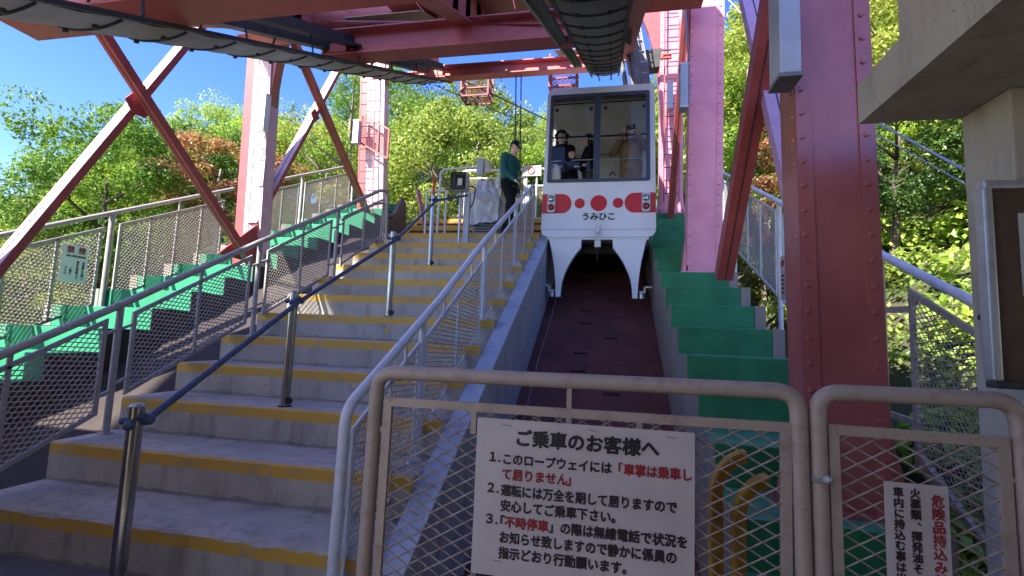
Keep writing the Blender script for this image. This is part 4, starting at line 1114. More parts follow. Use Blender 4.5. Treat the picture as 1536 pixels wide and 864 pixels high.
# inner left railing, X = -3.98
def inner_left():
    o = thing('stair_railing', 'grey painted mesh railing along the left side of the stairs', 'railing', (-3.98, 2.5, .3))
    X = -3.98; f = xplane(X)
    bm = BM(); pts = rounded([(X, .6, .22), (X, 2.58, 1.20), (X, 3.33, 1.58), (X, 4.89, 2.43), (X, 6.48, 3.25), (X, 7.75, 3.93), (X, 8.06, 4.02), (X, 8.12, 3.15)], .22)
    tube(bm, pts, .030, 12); obj('handrail', bm, 'rail_paint', o, smooth=True)
    bm = BM(); tube(bm, rounded([(X, 6.6, 3.12), (X, 7.6, 3.64), (X, 7.98, 3.78), (X, 8.0, 3.1)], .1), .018, 8); obj('end_loop', bm, 'rail_paint', o, smooth=True)
    for y, zt, zb in ((1.9, .88, .0), (3.36, 1.60, .544), (4.92, 2.44, 1.36), (6.50, 3.26, 2.176)):
        bm = BM(); tube(bm, [(X, y, zb), (X, y, zt)], .026, 12); p = obj('post', bm, 'rail_paint', o, smooth=True)
        bm = BM(); disc(bm, (X, y, zb), .05, (0, 0, 1), .008, 14); obj('base_flange', bm, 'rail_paint', p)
    for (ya, yb, za0, za1, zb0, zb1) in ((.8, 1.75, -.32, .15, .22, .67), (2.02, 3.25, .13, .72, .80, 1.45), (3.49, 4.79, .87, 1.50, 1.53, 2.24), (5.07, 6.34, 1.62, 2.24, 2.36, 3.04), (6.66, 7.92, 2.46, 3.14, 3.18, 3.82)):
        poly = [(ya, za0), (yb, za1), (yb, zb1), (ya, zb0)]
        ym = (ya+yb)/2
        p = mesh_frame(o, poly, f, 'rail_paint', 'mesh_pale', .072, .041, .0095, .034, rot=math.radians(26), uprights=[((ym, (za0+za1)/2), (ym, (zb0+zb1)/2))])
        for y, s in ((ya, -1), (yb, 1)):
            for q in (.18, .86):
                z = (za0+(zb0-za0)*q) if y == ya else (za1+(zb1-za1)*q)
                bm = BM(); bar(bm, (X, y, z), (X, y+s*.13, z+s*.05), .02, .02); obj('standoff', bm, 'rail_paint', p)
        y = ya+(yb-ya)*.5; z = zb0+(zb1-zb0)*.5
        bm = BM(); bar(bm, (X, y, z), (X, y, z+.13), .03, .015, up=(1, 0, 0)); obj('standoff', bm, 'rail_paint', p)
inner_left()
def right_stair():
    X = -1.35
    o = thing('stair_railing', 'silver mesh railing between the stairs and the cable car trench', 'railing', (X, 2.5, .3))
    f = xplane(X)
    bm = BM(); tube(bm, rounded([(X, 2.40, .0), (X, 2.42, 1.04), (X, 2.83, 1.25), (X, 3.79, 1.74), (X, 5.14, 2.50), (X, 8.42, 4.20), (X, 8.50, 3.9)], .16), .030, 12); obj('handrail', bm, 'silver_paint', o, smooth=True)
    for (ya, yb, za0, za1, zb0, zb1) in ((2.52, 3.38, .10, .58, .92, 1.37), (3.52, 5.06, .70, 1.52, 1.42, 2.24), (5.26, 6.80, 1.62, 2.44, 2.36, 3.18), (6.90, 8.38, 2.50, 3.28, 3.20, 3.98)):
        poly = [(ya, za0), (yb, za1), (yb, zb1), (ya, zb0)]; ym = (ya+yb)/2
        p = mesh_frame(o, poly, f, 'silver_paint', 'mesh_paint', .075, .042, .007, .03, rot=math.radians(27), uprights=[((ym, (za0+za1)/2), (ym, (zb0+zb1)/2))])
        for q in (.25, .75):
            y = ya+(yb-ya)*q; z = zb0+(zb1-zb0)*q; bm = BM(); bar(bm, (X, y, z), (X, y, z+.15), .028, .014, up=(1, 0, 0)); obj('standoff', bm, 'silver_paint', p)
    for y, zt, zb in ((3.45, 1.55, .544), (5.16, 2.50, 1.632), (6.85, 3.36, 2.448), (8.42, 4.17, 3.264)):
        bm = BM(); tube(bm, [(X, y, zb-.0), (X, y, zt)], .027, 12); p = obj('post', bm, 'silver_paint', o, smooth=True)
        bm = BM(); disc(bm, (X, y, zb), .048, (0, 0, 1), .008, 14); obj('base_flange', bm, 'silver_paint', p)
right_stair()
def outer_left():
    X = -6.9
    o = thing('outer_fence', 'sunlit grey mesh fence beyond the left green steps in front of the woods', 'fence', (X, 3, 1))
    f = xplane(X)
    tz = lambda y: 2.39+(y-4.3)*.475
    bm = BM(); tube(bm, rounded([(X, .5, tz(.5)), (X, 4.3, tz(4.3)), (X, 7.64, 3.98), (X, 7.7, 4.01)], .1), .032, 12); obj('handrail', bm, 'rail_paint', o, smooth=True)
    bm = BM(); tube(bm, rounded([(X, 7.9, 4.10), (X, 9.68, 4.95), (X, 11.6, 5.86), (X, 11.85, 5.7), (X, 11.87, 4.9)], .18), .032, 12); obj('handrail', bm, 'rail_paint', o, smooth=True)
    for y in (1.9, 3.75, 5.55, 9.70):
        bm = BM(); tube(bm, [(X, y, tz(y)-1.55), (X, y, tz(y))], .036, 12); obj('post', bm, 'rail_paint', o, smooth=True)
    for ya, yb in ((.6, 1.8), (2.0, 3.65), (3.85, 5.42), (5.68, 7.5), (8.0, 9.6), (9.82, 11.7)):
        za, zb = tz(ya), tz(yb)
        n = 3 if yb < 7 or yb > 8 else 4
        ups = [((ya+(yb-ya)*i/n, za+(zb-za)*i/n-1.25), (ya+(yb-ya)*i/n, za+(zb-za)*i/n-.2)) for i in range(1, n)]
        mesh_frame(o, [(ya, za-1.25), (yb, zb-1.25), (yb, zb-.2), (ya, za-.2)], f, 'rail_paint', 'mesh_pale', .080, .047, .014, .036, rot=math.radians(24), uprights=ups)
    for y in (4.6, 6.6, 8.8, 10.6):
        bm = BM(); tube(bm, [(X, y, tz(y)-.22), (X, y, tz(y))], .014, 8); obj('standoff', bm, 'rail_paint', o)
outer_left()
def outer_right():
    X = 2.3
    o = thing('outer_fence', 'grey mesh fence with round handrail beyond the right green steps', 'fence', (X, 3, 1))
    f = xplane(X)
    tz = lambda y: 1.45+(y-2.9)*.471
    bm = BM(); tube(bm, rounded([(X, 2.9, tz(2.9)), (X, 10.5, tz(10.5)), (X, 10.9, tz(10.6)), (X, 11.0, 4.4)], .2), .035, 12); obj('handrail', bm, 'silver_paint', o, smooth=True)
    for y in (7.2, 9.6):
        bm = BM(); tube(bm, [(X, y, tz(y)-1.95), (X, y, tz(y))], .034, 12); obj('post', bm, 'silver_paint', o, smooth=True)
    for ya, yb in ((4.95, 7.05), (7.35, 9.45), (9.7, 10.9)):
        za, zb = tz(ya), tz(yb)
        ups = [((ya+(yb-ya)*i/3, za+(zb-za)*i/3-1.35), (ya+(yb-ya)*i/3, za+(zb-za)*i/3-.16)) for i in (1, 2)]
        mesh_frame(o, [(ya, za-1.35), (yb, zb-1.35), (yb, zb-.16), (ya, za-.16)], f, 'silver_paint', 'silver_paint', .075, .04, .006, .034, rot=math.radians(24), uprights=ups)
    # lower frame near the pillar
    o2 = thing('side_fence', 'tan mesh fence panel falling to the right behind the concrete column', 'fence', (X, 4.3, .5))
    mesh_frame(o2, [(4.28, .62), (3.0, .0), (3.0, 1.28), (4.28, 1.92)], f, 'gate_paint', 'mesh_paint', .075, .042, .008, .045, rot=math.radians(24))
    for z in (1.79, .93):
        bm = BM(); bar(bm, (X, 4.28, z), (X, 4.72, z+.02), .05, .03, up=(1, 0, 0)); obj('link_bar', bm, 'gate_paint', o2)
    bm = BM(); bar(bm, (X, 4.69, .3), (X, 4.69, 2.25), .04, .04); obj('post', bm, 'gate_paint', o2)
    bm = BM(); bar(bm, (X, 4.3, .72), (X, 3.2, .02), .04, .04); obj('lower_rail', bm, 'gate_paint', o2)
outer_right()
# centre handrail on stainless posts
def centre():
    o = thing('centre_handrail', 'dark blue handrail on stainless steel posts up the middle of the stairs', 'handrail', (-2.5, 2.1, 0))
    ps = [(-2.35, 2.13, 0., 1.04), (-2.59, 3.66, .816, 1.77), (-2.47, 5.22, 1.632, 2.63), (-2.59, 6.74, 2.448, 3.53), (-2.47, 7.9, 2.992, 3.95)]
    for i, (x, y, zb, zt) in enumerate(ps):
        if i == 4: continue
        bm = BM(); r = .036
        tube(bm, [(x, y, zb), (x, y, zt-.012)], r, 16); tube(bm, [(x, y, zt-.012), (x, y, zt)], r, 16, True, r*.7); p = obj('post', bm, 'steel', o, smooth=True)
        bm = BM(); disc(bm, (x, y, zb), .055, (0, 0, 1), .008, 16); disc(bm, (x+.04, y-.01, zb+.05), .03, (.4, -1, 0), .02, 12); obj('base_cover', bm, 'black_rubber', p)
        if i < 4:
            bm = BM(); tube(bm, [(x-.06, y-.02, zt-.09), (x+.06, y+.0, zt-.06)], .020, 8); ball(bm, (x+.05, y+.03, zt-.08), .028, u=10, v=8); ball(bm, (x+.02, y-.05, zt-.10), .026, u=10, v=8); obj('clamp', bm, 'blue_grip', p, smooth=True)
    bm = BM(); tube(bm, [(x+.05, y, zt-.09) for x, y, zb, zt in ps], .019, 10); obj('grip_rail', bm, 'blue_grip', o, smooth=True)
centre()

# ------------------------------------------------------------------ gates and signs
def gate1():
    Y = 2.05
    o = thing('gate', 'wide beige pipe gate with wire mesh carrying the large white notice', 'gate', (-.15, Y, 0))
    bm = BM(); tube(bm, rounded([(-1.01, Y, 0), (-1.00, Y, 1.275), (.71, Y, 1.29), (.725, Y, 0)], .085, 8), .031, 14); obj('pipe_frame', bm, 'gate_paint', o, smooth=True)
    f = lambda x, z: (x, Y, z)
    mf = mesh_frame(o, [(-.945, .14), (.655, .14), (.665, 1.155), (-.94, 1.15)], f, 'gate_paint', 'mesh_paint', .096, .056, .0070, .036)
    for x in (-.15, .13, -.55):
        bm = BM(); box(bm, x-.012, x+.012, Y-.006, Y+.006, .16 if x == -.15 else 1.04, 1.14); obj('stiffener', bm, 'gate_paint', mf)
    for a, b in (((-.15, Y, 1.16), (-.15, Y, 1.26)), ((-1.0, Y, .3), (-.955, Y, .3)), ((.67, Y, .3), (.715, Y, .3)), ((-1.0, Y, 1.03), (-.955, Y, 1.03)), ((.67, Y, 1.03), (.715, Y, 1.03))):
        bm = BM(); bar(bm, a, b, .02, .014, up=(0, 1, 0)); obj('standoff', bm, 'gate_paint', o)
    # notice
    s = thing('notice_sign', 'large white notice to passengers wired to the wide gate', 'sign', (-.1, Y-.03, .52))
    bm = BM(); box(bm, -.525, .335, Y-.032, Y-.026, .50, 1.115); obj('panel', bm, 'sign_white', s)
    bm = BM()
    for x, z in ((-.40, 1.095), (.25, 1.095), (-.42, .56), (-.05, 1.098), (.1, .56)): tube(bm, [(x-.02, Y-.034, z), (x+.02, Y-.034, z-.004)], .0025, 5)
    obj('tie_wire', bm, 'rail_paint', s)
    y = Y-.0335
    def L(t, size, x, z, m='ink_black', b=.0017, sx=1.0): return text('lettering', t, size, (x, y, z), m, s, bold=b, sx=sx)
    L('ご乗車のお客様へ', .070, -.365, 1.005, b=.0028, sx=1.02)
    q = .0475
    L('１.', q*1.0, -.478, .935); L('このロープウェイには', q, -.415, .930, sx=.93); L('「', q, .03-.005, .930, 'ink_red', sx=.9); L('車掌は乗車し', q, .07, .930, 'ink_red', sx=.905)
    L('て居りません', q, -.415, .870, 'ink_red', sx=.95); L('」', q, -.150, .870, 'ink_red')
    L('２.', q*1.0, -.480, .812); L('運転には万全を期して居りますので', q, -.415, .806, sx=.905)
    L('安心してご乗車下さい。', q, -.415, .746, sx=.93)
    L('３.', q*1.0, -.480, .690); L('「', q, -.44, .684); L('不時停車', q, -.395, .684, 'ink_red', sx=.95); L('」の際は無線電話で状況を', q, -.215, .684, sx=.925)
    L('お知らせ致しますので静かに係員の', q, -.415, .624, sx=.905)
    L('指示どおり行動願います。', q, -.415, .564, sx=.93)
gate1()
def gate2():
    Y = 2.05
    o = thing('gate', 'narrow beige pipe gate with wire mesh in front of the nearest pillar', 'gate', (1.1, Y, 0))
    bm = BM(); tube(bm, rounded([(.785, Y, 0), (.775, Y, 1.295), (1.415, Y, 1.30), (1.43, Y, 0)], .085, 8), .030, 14); obj('pipe_frame', bm, 'gate_paint', o, smooth=True)
    mesh_frame(o, [(.835, .14), (1.365, .14), (1.36, 1.155), (.825, 1.16)], lambda x, z: (x, Y, z), 'gate_paint', 'mesh_paint', .096, .056, .0070, .036)
    for z in (.3, 1.03):
        for a, b in ((.79, .825), (1.37, 1.42)): bm = BM(); bar(bm, (a, Y, z), (b, Y, z), .018, .018); obj('standoff', bm, 'gate_paint', o)
    bm = BM(); tube(bm, [(.74, Y-.03, .98), (.80, Y-.03, .975)], .008, 8); ball(bm, (.79, Y-.034, .985), .016, u=8, v=6); obj('latch', bm, 'aluminium', o)
    s = thing('danger_sign', 'tall white sign with vertical red and black lettering on the narrow gate', 'sign', (1.08, Y-.03, .5))
    bm = BM(); box(bm, .975, 1.172, Y-.030, Y-.026, .45, .995); obj('panel', bm, 'sign_white', s)
    y = Y-.0315
    def vert(t, x, ztop, size, m):
        for i, ch in enumerate(t):
            c = {'、': '︑'}.get(ch, ch)
            text('character', ch, size, (x+(.020 if ch == '、' else 0), y, ztop-(i+1)*size*1.0+(size*.45 if ch == '、' else 0)), m, s, bold=.0010, sx=.95)
    vert('危険品持込み禁止', 1.117, .962, .044, 'ink_red')
    vert('火薬類、揮発油その他危険物を', 1.052, .978, .036, 'ink_black')
    vert('車内に持込む事は出来ません', 1.000, .978, .036, 'ink_black')
    # third gate: only its near post and corner show
    o = thing('gate', 'beige gate pipe at the right edge, mostly cut off by the picture', 'gate', (1.9, Y, 0))
    bm = BM(); tube(bm, rounded([(1.50, Y+.02, 0), (1.49, Y+.02, 1.28), (2.2, Y+.02, 1.29), (2.21, Y+.02, 0)], .085, 8), .030, 14); obj('pipe_frame', bm, 'gate_paint', o, smooth=True)
    bm = BM(); bar(bm, (1.54, Y+.02, .9), (1.5, Y+.02, .9), .02, .02); obj('standoff', bm, 'gate_paint', o)
gate2()
# small no smoking sign on the outer left fence
s = thing('no_smoking_sign', 'small white no smoking sign on the outer left mesh fence', 'sign', (-6.85, 5.1, 1.95))
bm = BM(); box(bm, -6.862, -6.852, 4.93, 5.26, 1.94, 2.43); obj('panel', bm, 'lamp_white', s)
RZ = math.pi/2
text('lettering', '禁', .095, (-6.849, 4.985, 2.31), 'ink_red', s, bold=.0022, rz=RZ); text('lettering', '煙', .095, (-6.849, 5.125, 2.31), 'ink_red', s, bold=.0022, rz=RZ)
text('lettering', 'NO SMOKING', .038, (-6.849, 4.985, 2.262), 'ink_black', s, bold=.001, rz=RZ)
for i, (yy, tx, zt) in enumerate(((5.19, 'お客様にお願い', 2.225), (5.12, '場内は禁煙です', 2.225), (5.04, 'ご協力', 2.14), (4.98, '下さい', 2.14))):
    for j, ch in enumerate(tx): text('character', ch, .032, (-6.849, yy, zt-.034*(j+1)), 'ink_black', s, bold=.001, rz=RZ)
s = thing('fence_plate', 'narrow white plate with dark marks on the right outer fence beside the pillar', 'sign', (2.26, 6.9, 2.1))
bm = BM(); box(bm, 2.235, 2.245, 6.80, 6.98, 2.08, 2.66); obj('panel', bm, 'sign_white', s)
bm = BM(); box(bm, 2.231, 2.234, 6.84, 6.94, 2.52, 2.60); obj('red_mark', bm, 'ink_red', s)
for i in range(5):
    bm = BM(); box(bm, 2.231, 2.234, 6.85, 6.93, 2.16+i*.055, 2.19+i*.055); obj('ink_mark', bm, 'ink_black', s)

# yellow bent bars
def hook(lab, x0, z_top, xr, ztip, y):
    pts = [(x0, -.6), (x0, z_top-.22)]
    for i in range(1, 10):
        a = math.radians(8.5*i); pts.append((x0+(xr-x0)*(1-math.cos(a))*1.0/(1-math.cos(math.radians(76.5))), z_top-.22+.22*math.sin(a)/math.sin(math.radians(76.5))))
    bm = BM(); n = len(pts); wd = .045
    L, Rr = [], []
    for i, (a, b) in enumerate(pts):
        p = V(pts[max(0, i-1)]); q = V(pts[min(n-1, i+1)]); t_ = (q-p).normalized(); nn = V((t_.y, -t_.x))
        L.append((a, b)); Rr.append((a+nn.x*wd*1.4, b+nn.y*wd*1.4))
    poly = L+Rr[::-1]
    extrude(bm, poly, lambda a, b, t_: (a, t_+.0*a, b), y, y+.02)
    o = tag(obj('bent_bar', bm, 'yellow_bright'), lab, 'guide bar')
    bm = BM()
    for i in range(n-1): bar(bm, (L[i][0], y-.03, L[i][1]), (L[i+1][0], y-.03, L[i+1][1]), .07, .012, up=(L[i][0]-Rr[i][0], 0, L[i][1]-Rr[i][1]))
    obj('edge_flange', bm, 'yellow_bright', o)
hook('left one of two yellow bent bars behind the wide gate, reaching higher', .50, .955, .655, .95, 2.60)
hook('right one of two yellow bent bars behind the wide gate', .592, .86, .74, .85, 2.56)

# ------------------------------------------------------------------ station building round the camera, plus added unseen light blockers and bounce ground
bld = thing('station_building', 'beige concrete station canopy, beam and column at the upper right', 'building', (2.2, 2.5, 0))
bm = BM(); extrude(bm, [(2.60, 2.57), (2.60, 2.765), (2.24, 2.79), (2.24, 3.9), (-1.8, 3.9), (-1.8, 2.57)], lambda a, b, t_: (t_, a, b), 1.20, 1.34); obj('edge_beam', bm, 'canopy_concrete', bld)
bm = BM(); box(bm, 1.342, 5.0, -1.8, 2.598, 2.575, 2.75); obj('canopy_slab', bm, 'canopy_concrete', bld)
bm = BM(); box(bm, 1.63, 2.6, 2.30, 2.585, -.2, 2.573, .008); cl = obj('column', bm, 'canopy_concrete', bld)
bm = BM(); disc(bm, (1.631, 2.5, 1.62), .012, (-1, 0, 0), .03, 8); disc(bm, (1.631, 2.42, 1.25), .008, (-1, 0, 0), .01, 8); obj('stub', bm, 'black_rubber', cl)
bm = BM(); box(bm, -2.2, 5.0, -1.5, -1.3, -.2, 2.57); obj('back_wall', bm, 'beige_concrete', bld)  # added out of view to darken the foreground
bm = BM(); box(bm, -7.5, -2.4, .33, .5, -.2, 2.1); obj('parapet', bm, 'beige_concrete', bld)  # added out of view to dim the lowest steps
bm = BM(); box(bm, -7.5, 1.19, -1.8, 1.0, 3.5, 3.7); obj('ceiling', bm, 'white_ceiling', bld)
bm = BM(); box(bm, -12.5, -10.802, -10.5, -5.4, 14.0, 14.2); obj('upper_roof', bm, 'white_ceiling', bld)  # added unseen slab, shades the left end of the stairs
bm = BM(); box(bm, -10.8, -3.4, -10.5, 1.3, 14.0, 14.2); obj('upper_roof', bm, 'white_ceiling', bld)  # added unseen slab: keeps sun off the stairs, pale underside bounces light
bm = BM(); box(bm, -7.5, -1.03, -1.7, Y0-.001, -.3, 0); tag(obj('floor', bm, 'floor_concrete'), kind='structure')
bm = BM(); box(bm, -18, 16, -30, -1.702, -.3, -.004); tag(obj('plaza', bm, 'plaza_concrete'), kind='structure')  # unseen ground added to bounce warm sunlight towards the stairs
bm = BM(); box(bm, -1.028, 5.0, -1.7, 1.95, -.3, -.002); tag(obj('pavement', bm, 'floor_concrete'), kind='structure')
bm = BM(); box(bm, 1.72, 2.4, 1.952, 3.4, -.3, -.004); tag(obj('path', bm, 'floor_concrete'), kind='structure')
# pedestal of the near pillar
t = thing('pillar_footing', 'dark green block carrying the nearest pink pillar', 'footing', (1.3, 3.2, 0))
bm = BM(); box(bm, .98, 1.75, 2.98, 3.5, -.2, .53, .01); obj('block', bm, 'green_paint', t)

# notice board
o = thing('notice_board', 'aluminium framed notice board with posters at the right edge', 'notice board', (1.9, 2.26, 1.3))
Yb = 2.24
bm = BM(); box(bm, 1.485, 2.6, Yb, Yb+.02, 1.35, 2.13); obj('backing', bm, 'board_brown', o)
for nm, b_, mm in (('frame_side', (1.455, 1.487, Yb-.03, Yb+.03, 1.36, 2.12), 'aluminium'), ('frame_top', (1.46, 2.62, Yb-.03, Yb+.03, 2.115, 2.15), 'aluminium'), ('frame_bottom', (1.46, 2.62, Yb-.03, Yb+.03, 1.33, 1.358), 'dark_steel')):
    bm = BM(); box(bm, *b_, .008); obj(nm, bm, mm, o)
for x, z, lab, mm in ((2.0, 2.02, 'poster with a teal picture, upper left', 'poster_teal'), (2.0, 1.62, 'lower poster with a pale border', 'poster_teal')):
    x = 1.585
    h = .33 if z > 1.9 else .22
    bm = BM(); box(bm, x, x+.5, Yb-.006, Yb-.001, z-h, z); p = obj('poster', bm, 'poster_paper', o); p['label'] = lab
    bm = BM(); box(bm, x+.035, x+.46, Yb-.009, Yb-.0065, z-h+.04, z-.06); obj('picture', bm, mm, p)

# ------------------------------------------------------------------ top landing
o = thing('upper_steps', 'bright yellow fronted steps at the back of the top landing', 'steps', (-2.6, 9.4, 3.2))
for i in range(3):
    for xa, xb in ((-4.3, -1.2),):
        bm = BM(); y = 9.3+i*.36; z = 3.264+.24*(i+1)
        box(bm, xa, xb, y, y+.40 if i < 2 else 12.0, z-.24, z, .006); obj('step', bm, 'yellow_bright', o)
    bm = BM(); box(bm, -4.2, -1.3, y-.012, y-.002, z-.14, z-.10); obj('groove', bm, 'brown_concrete', o)
bm = BM(); box(bm, -4.3, -1.03, 9.3, 12.2, 2.2, 3.26); obj('landing_base', bm, 'beige_concrete', o)
def back_fence():
    Y = 10.5; f = lambda x, z: (x, Y, z)
    o = thing('landing_fence', 'pale mesh fence across the back of the top landing behind the attendant', 'fence', (-2.4, Y, 3.98))
    bm = BM(); tube(bm, rounded([(-3.36, Y, 3.98), (-3.36, Y, 5.23), (-1.1, Y, 5.23), (-1.08, Y, 3.98)], .1), .028, 10); obj('pipe_frame', bm, 'silver_paint', o, smooth=True)
    mesh_frame(o, [(-3.28, 4.1), (-2.55, 4.1), (-2.55, 5.05), (-3.28, 5.05)], f, 'silver_paint', 'mesh_paint', .09, .055, .008, .03)
    mesh_frame(o, [(-2.45, 4.1), (-1.9, 4.1), (-1.9, 5.05), (-2.45, 5.05)], f, 'silver_paint', 'mesh_paint', .09, .055, .008, .03)
    mesh_frame(o, [(-1.8, 4.1), (-1.16, 4.1), (-1.16, 4.85), (-1.8, 4.85)], f, 'silver_paint', 'mesh_paint', .09, .055, .008, .03)
    for x in (-2.5, -1.85, -1.62):
        bm = BM(); tube(bm, [(x, Y, 3.98), (x, Y, 5.22)], .02, 8); obj('post', bm, 'silver_paint', o)
    s = thing('round_sign', 'small white plate with a red prohibition ring on the landing fence', 'sign', (-1.75, Y-.05, 5.1))
    bm = BM(); box(bm, -1.95, -1.52, Y-.05, Y-.04, 5.06, 5.30); obj('panel', bm, 'sign_white', s)
    bm = BM(); pts = [V((-1.745+.075*math.cos(i*math.pi/10), Y-.055, 5.18+.075*math.sin(i*math.pi/10))) for i in range(21)]; tube(bm, pts, .011, 6, False); bar(bm, (-1.80, Y-.056, 5.23), (-1.69, Y-.056, 5.13), .012, .02, up=(0, 1, 0)); obj('ring', bm, 'ink_red', s)
back_fence()
# monitor on post
o = thing('ticket_monitor', 'grey framed monitor box on a pale blue post at the head of the stairs', 'monitor', (-2.55, 8.0, 3.0))
bm = BM(); box(bm, -2.50, -2.40, 7.98, 8.06, 2.99, 3.95, .005); obj('post', bm, 'lamp_cover', o)
bm = BM(); tube(bm, [(-2.55, 7.94, 2.99), (-2.55, 7.94, 3.95)], .022, 12); obj('pipe', bm, 'steel', o, smooth=True)
bm = BM(); box(bm, -2.715, -2.435, 7.84, 8.06, 3.95, 4.27, .03); h = obj('housing', bm, 'beige_box', o)
bm = BM(); box(bm, -2.705, -2.445, 7.83, 7.838, 3.955, 4.255, .02); obj('bezel', bm, 'black_rubber', h)
bm = BM(); box(bm, -2.65, -2.47, 7.822, 7.829, 4.00, 4.20, .01); obj('screen', bm, 'lens_dark', h)
bm = BM(); box(bm, -2.58, -2.50, 7.816, 7.821, 4.02, 4.14); obj('label_plate', bm, 'poster_paper', h)
bm = BM(); tube(bm, rounded([(-2.42, 7.98, 4.05), (-2.30, 7.98, 4.02), (-2.34, 8.0, 3.75), (-2.44, 8.0, 3.6)], .1), .012, 6); obj('cord', bm, 'black_rubber', o)
o = thing('junction_box', 'pale blue junction box on a post behind the monitor', 'box', (-2.5, 9.1, 3.3))
bm = BM(); box(bm, -2.60, -2.46, 9.0, 9.12, 4.62, 4.96, .01); obj('housing', bm, 'lamp_cover', o)
bm = BM(); box(bm, -2.44, -2.33, 9.02, 9.10, 4.66, 4.90, .01); obj('side_box', bm, 'beige_box', o)
bm = BM(); tube(bm, [(-2.50, 9.1, 3.264), (-2.50, 9.1, 4.56)], .035, 12); obj('post', bm, 'steel', o, smooth=True)
bm = BM(); tube(bm, rounded([(-2.6, 9.05, 4.78), (-3.35, 9.05, 4.75), (-3.36, 9.05, 3.3)], .1), .022, 10); obj('conduit', bm, 'silver_paint', o, smooth=True)
# covered machine
o = thing('covered_machine', 'machine wrapped in crumpled clear plastic beside the attendant', 'machine', (-2.27, 8.75, 3.27))
bm = BM(); box(bm, -2.5, -2.05, 8.6, 8.95, 3.27, 3.62, .01); obj('crate', bm, 'crate_grey', o)
for i in range(5):
    bm = BM(); box(bm, -2.47, -2.08, 8.588, 8.597, 3.32+i*.05, 3.34+i*.05); obj('slot', bm, 'black_rubber', o)
def sheet():
    from mathutils import noise
    bm = BM(); bmesh.ops.create_cube(bm, size=1); bmesh.ops.subdivide_edges(bm, edges=bm.edges[:], cuts=22, use_grid_fill=True)
    for v in bm.verts:
        x, y, z = v.co; zz = (z+.5)
        k = 1-.50*max(0, zz-.62)/.38-.04*math.sin(zz*9)
        nn = noise.noise(V((x*4, y*4, z*5)))*.055+noise.noise(V((x*11, y*11, z*9)))*.028+noise.ridged_multi_fractal(V((x*5, y*5, z*3)), 1, 2, 3, 1, 1)*.02
        drop = .02+.22*max(0, .5-x)*0+.12*(x+.5)
        v.co = V((-2.28+x*(.52+nn)*k-.04*(zz > .8), 8.76+y*(.46+nn)*k, 3.46+(zz)*.88+(nn*.6)+(drop*.6 if zz < .1 else 0)))
    return obj('plastic_wrap', bm, 'plastic_sheet', o, smooth=True, sharp=50)
sheet()
bm = BM(); box(bm, -2.36, -2.14, 8.505, 8.515, 3.92, 4.06); obj('paper', bm, 'sign_white', o)
o = thing('hoop_rail', 'small pale hoop shaped rail left of the monitor', 'rail', (-3.2, 8.9, 3.27))
bm = BM(); tube(bm, rounded([(-3.50, 8.75, 3.264), (-3.50, 8.75, 4.22), (-3.10, 8.75, 4.22), (-3.10, 8.75, 3.264)], .07), .020, 10); obj('hoop', bm, 'silver_paint', o, smooth=True)
o = thing('marker_pole', 'red and white marker pole standing behind the pale hoop rail', 'pole', (-3.35, 8.5, 3.27))
for i in range(7):
    bm = BM(); z = 3.264+i*.165; tube(bm, [(-3.31, 8.6, z), (-3.31, 8.6, z+.163)], .026, 10)
    obj('band', bm, 'orange_red' if i % 2 == 0 or i > 4 else 'sign_white', o, smooth=True)
o = thing('waste_chute', 'brown curved sheet metal shield at the top left end of the stairs', 'shield', (-4.2, 8.8, 3.2))
bm = BM(); extrude(bm, [(8.45, 3.0), (9.5, 3.0), (9.45, 4.15), (9.30, 4.22), (9.15, 4.10), (8.95, 3.80), (8.75, 3.66), (8.5, 3.70)], lambda a, b, t_: (t_, a, b), -4.30, -4.22); obj('shield', bm, 'shield_brown', o)
bm = BM(); tube(bm, [(-4.235, 9.28, 4.22), (-4.235, 8.98, 3.84), (-4.235, 8.7, 3.7), (-4.235, 8.45, 3.72)], .045, 10); obj('rolled_edge', bm, 'shield_brown', o, smooth=True)
brace_l = thing('pink_strut', 'thin pink strut behind the brown shield at the top of the stairs', 'strut', (-3.9, 10, 3.3))
bm = BM(); bar(bm, (-3.75, 9.6, 3.3), (-4.3, 10.2, 4.7), .07, .07); obj('bar', bm, 'pink_paint', brace_l)

# ------------------------------------------------------------------ vegetation
def leaf_cloud(rnd, clumps, n, size, m, name, flat=.5, fill=0):
    """many small bent leaf faces gathered in clumps"""
    vs, fs = [], []
    for (cx, cy, cz, cr) in clumps:
        for _ in range(n):
            while True:
                x, y, z = rnd.uniform(-1, 1), rnd.uniform(-1, 1), rnd.uniform(-.75, 1)
                r = x*x+y*y+z*z
                if .12 < r < 1: break
            k = cr*(.55+.45*rnd.random())/math.sqrt(r) if rnd.random() < .72 else cr
            px, py, pz = cx+x*k, cy+y*k, cz+z*k*.62
            a = rnd.uniform(0, 2*math.pi); t_ = rnd.gauss(0, .55); s = size*rnd.uniform(.6, 1.35)
            nx, ny, nz = x*.5+rnd.gauss(0, .45), y*.5+rnd.gauss(0, .45), .75+rnd.gauss(0, .35)
            N = V((nx, ny, nz)).normalized(); U = N.cross(V((math.cos(a), math.sin(a), .2))).normalized(); W = N.cross(U)
            P = V((px, py, pz)); b = len(vs)
            vs += [P-U*s*.5, P+W*s*.30+N*s*.10, P+U*s*.5-N*s*.06, P-W*s*.30+N*s*.08]
            fs += [(b, b+1, b+2), (b, b+2, b+3)]
    me = bpy.data.meshes.new(name); me.from_pydata([tuple(v) for v in vs], [], fs); me.materials.append(MATS[m]); return me
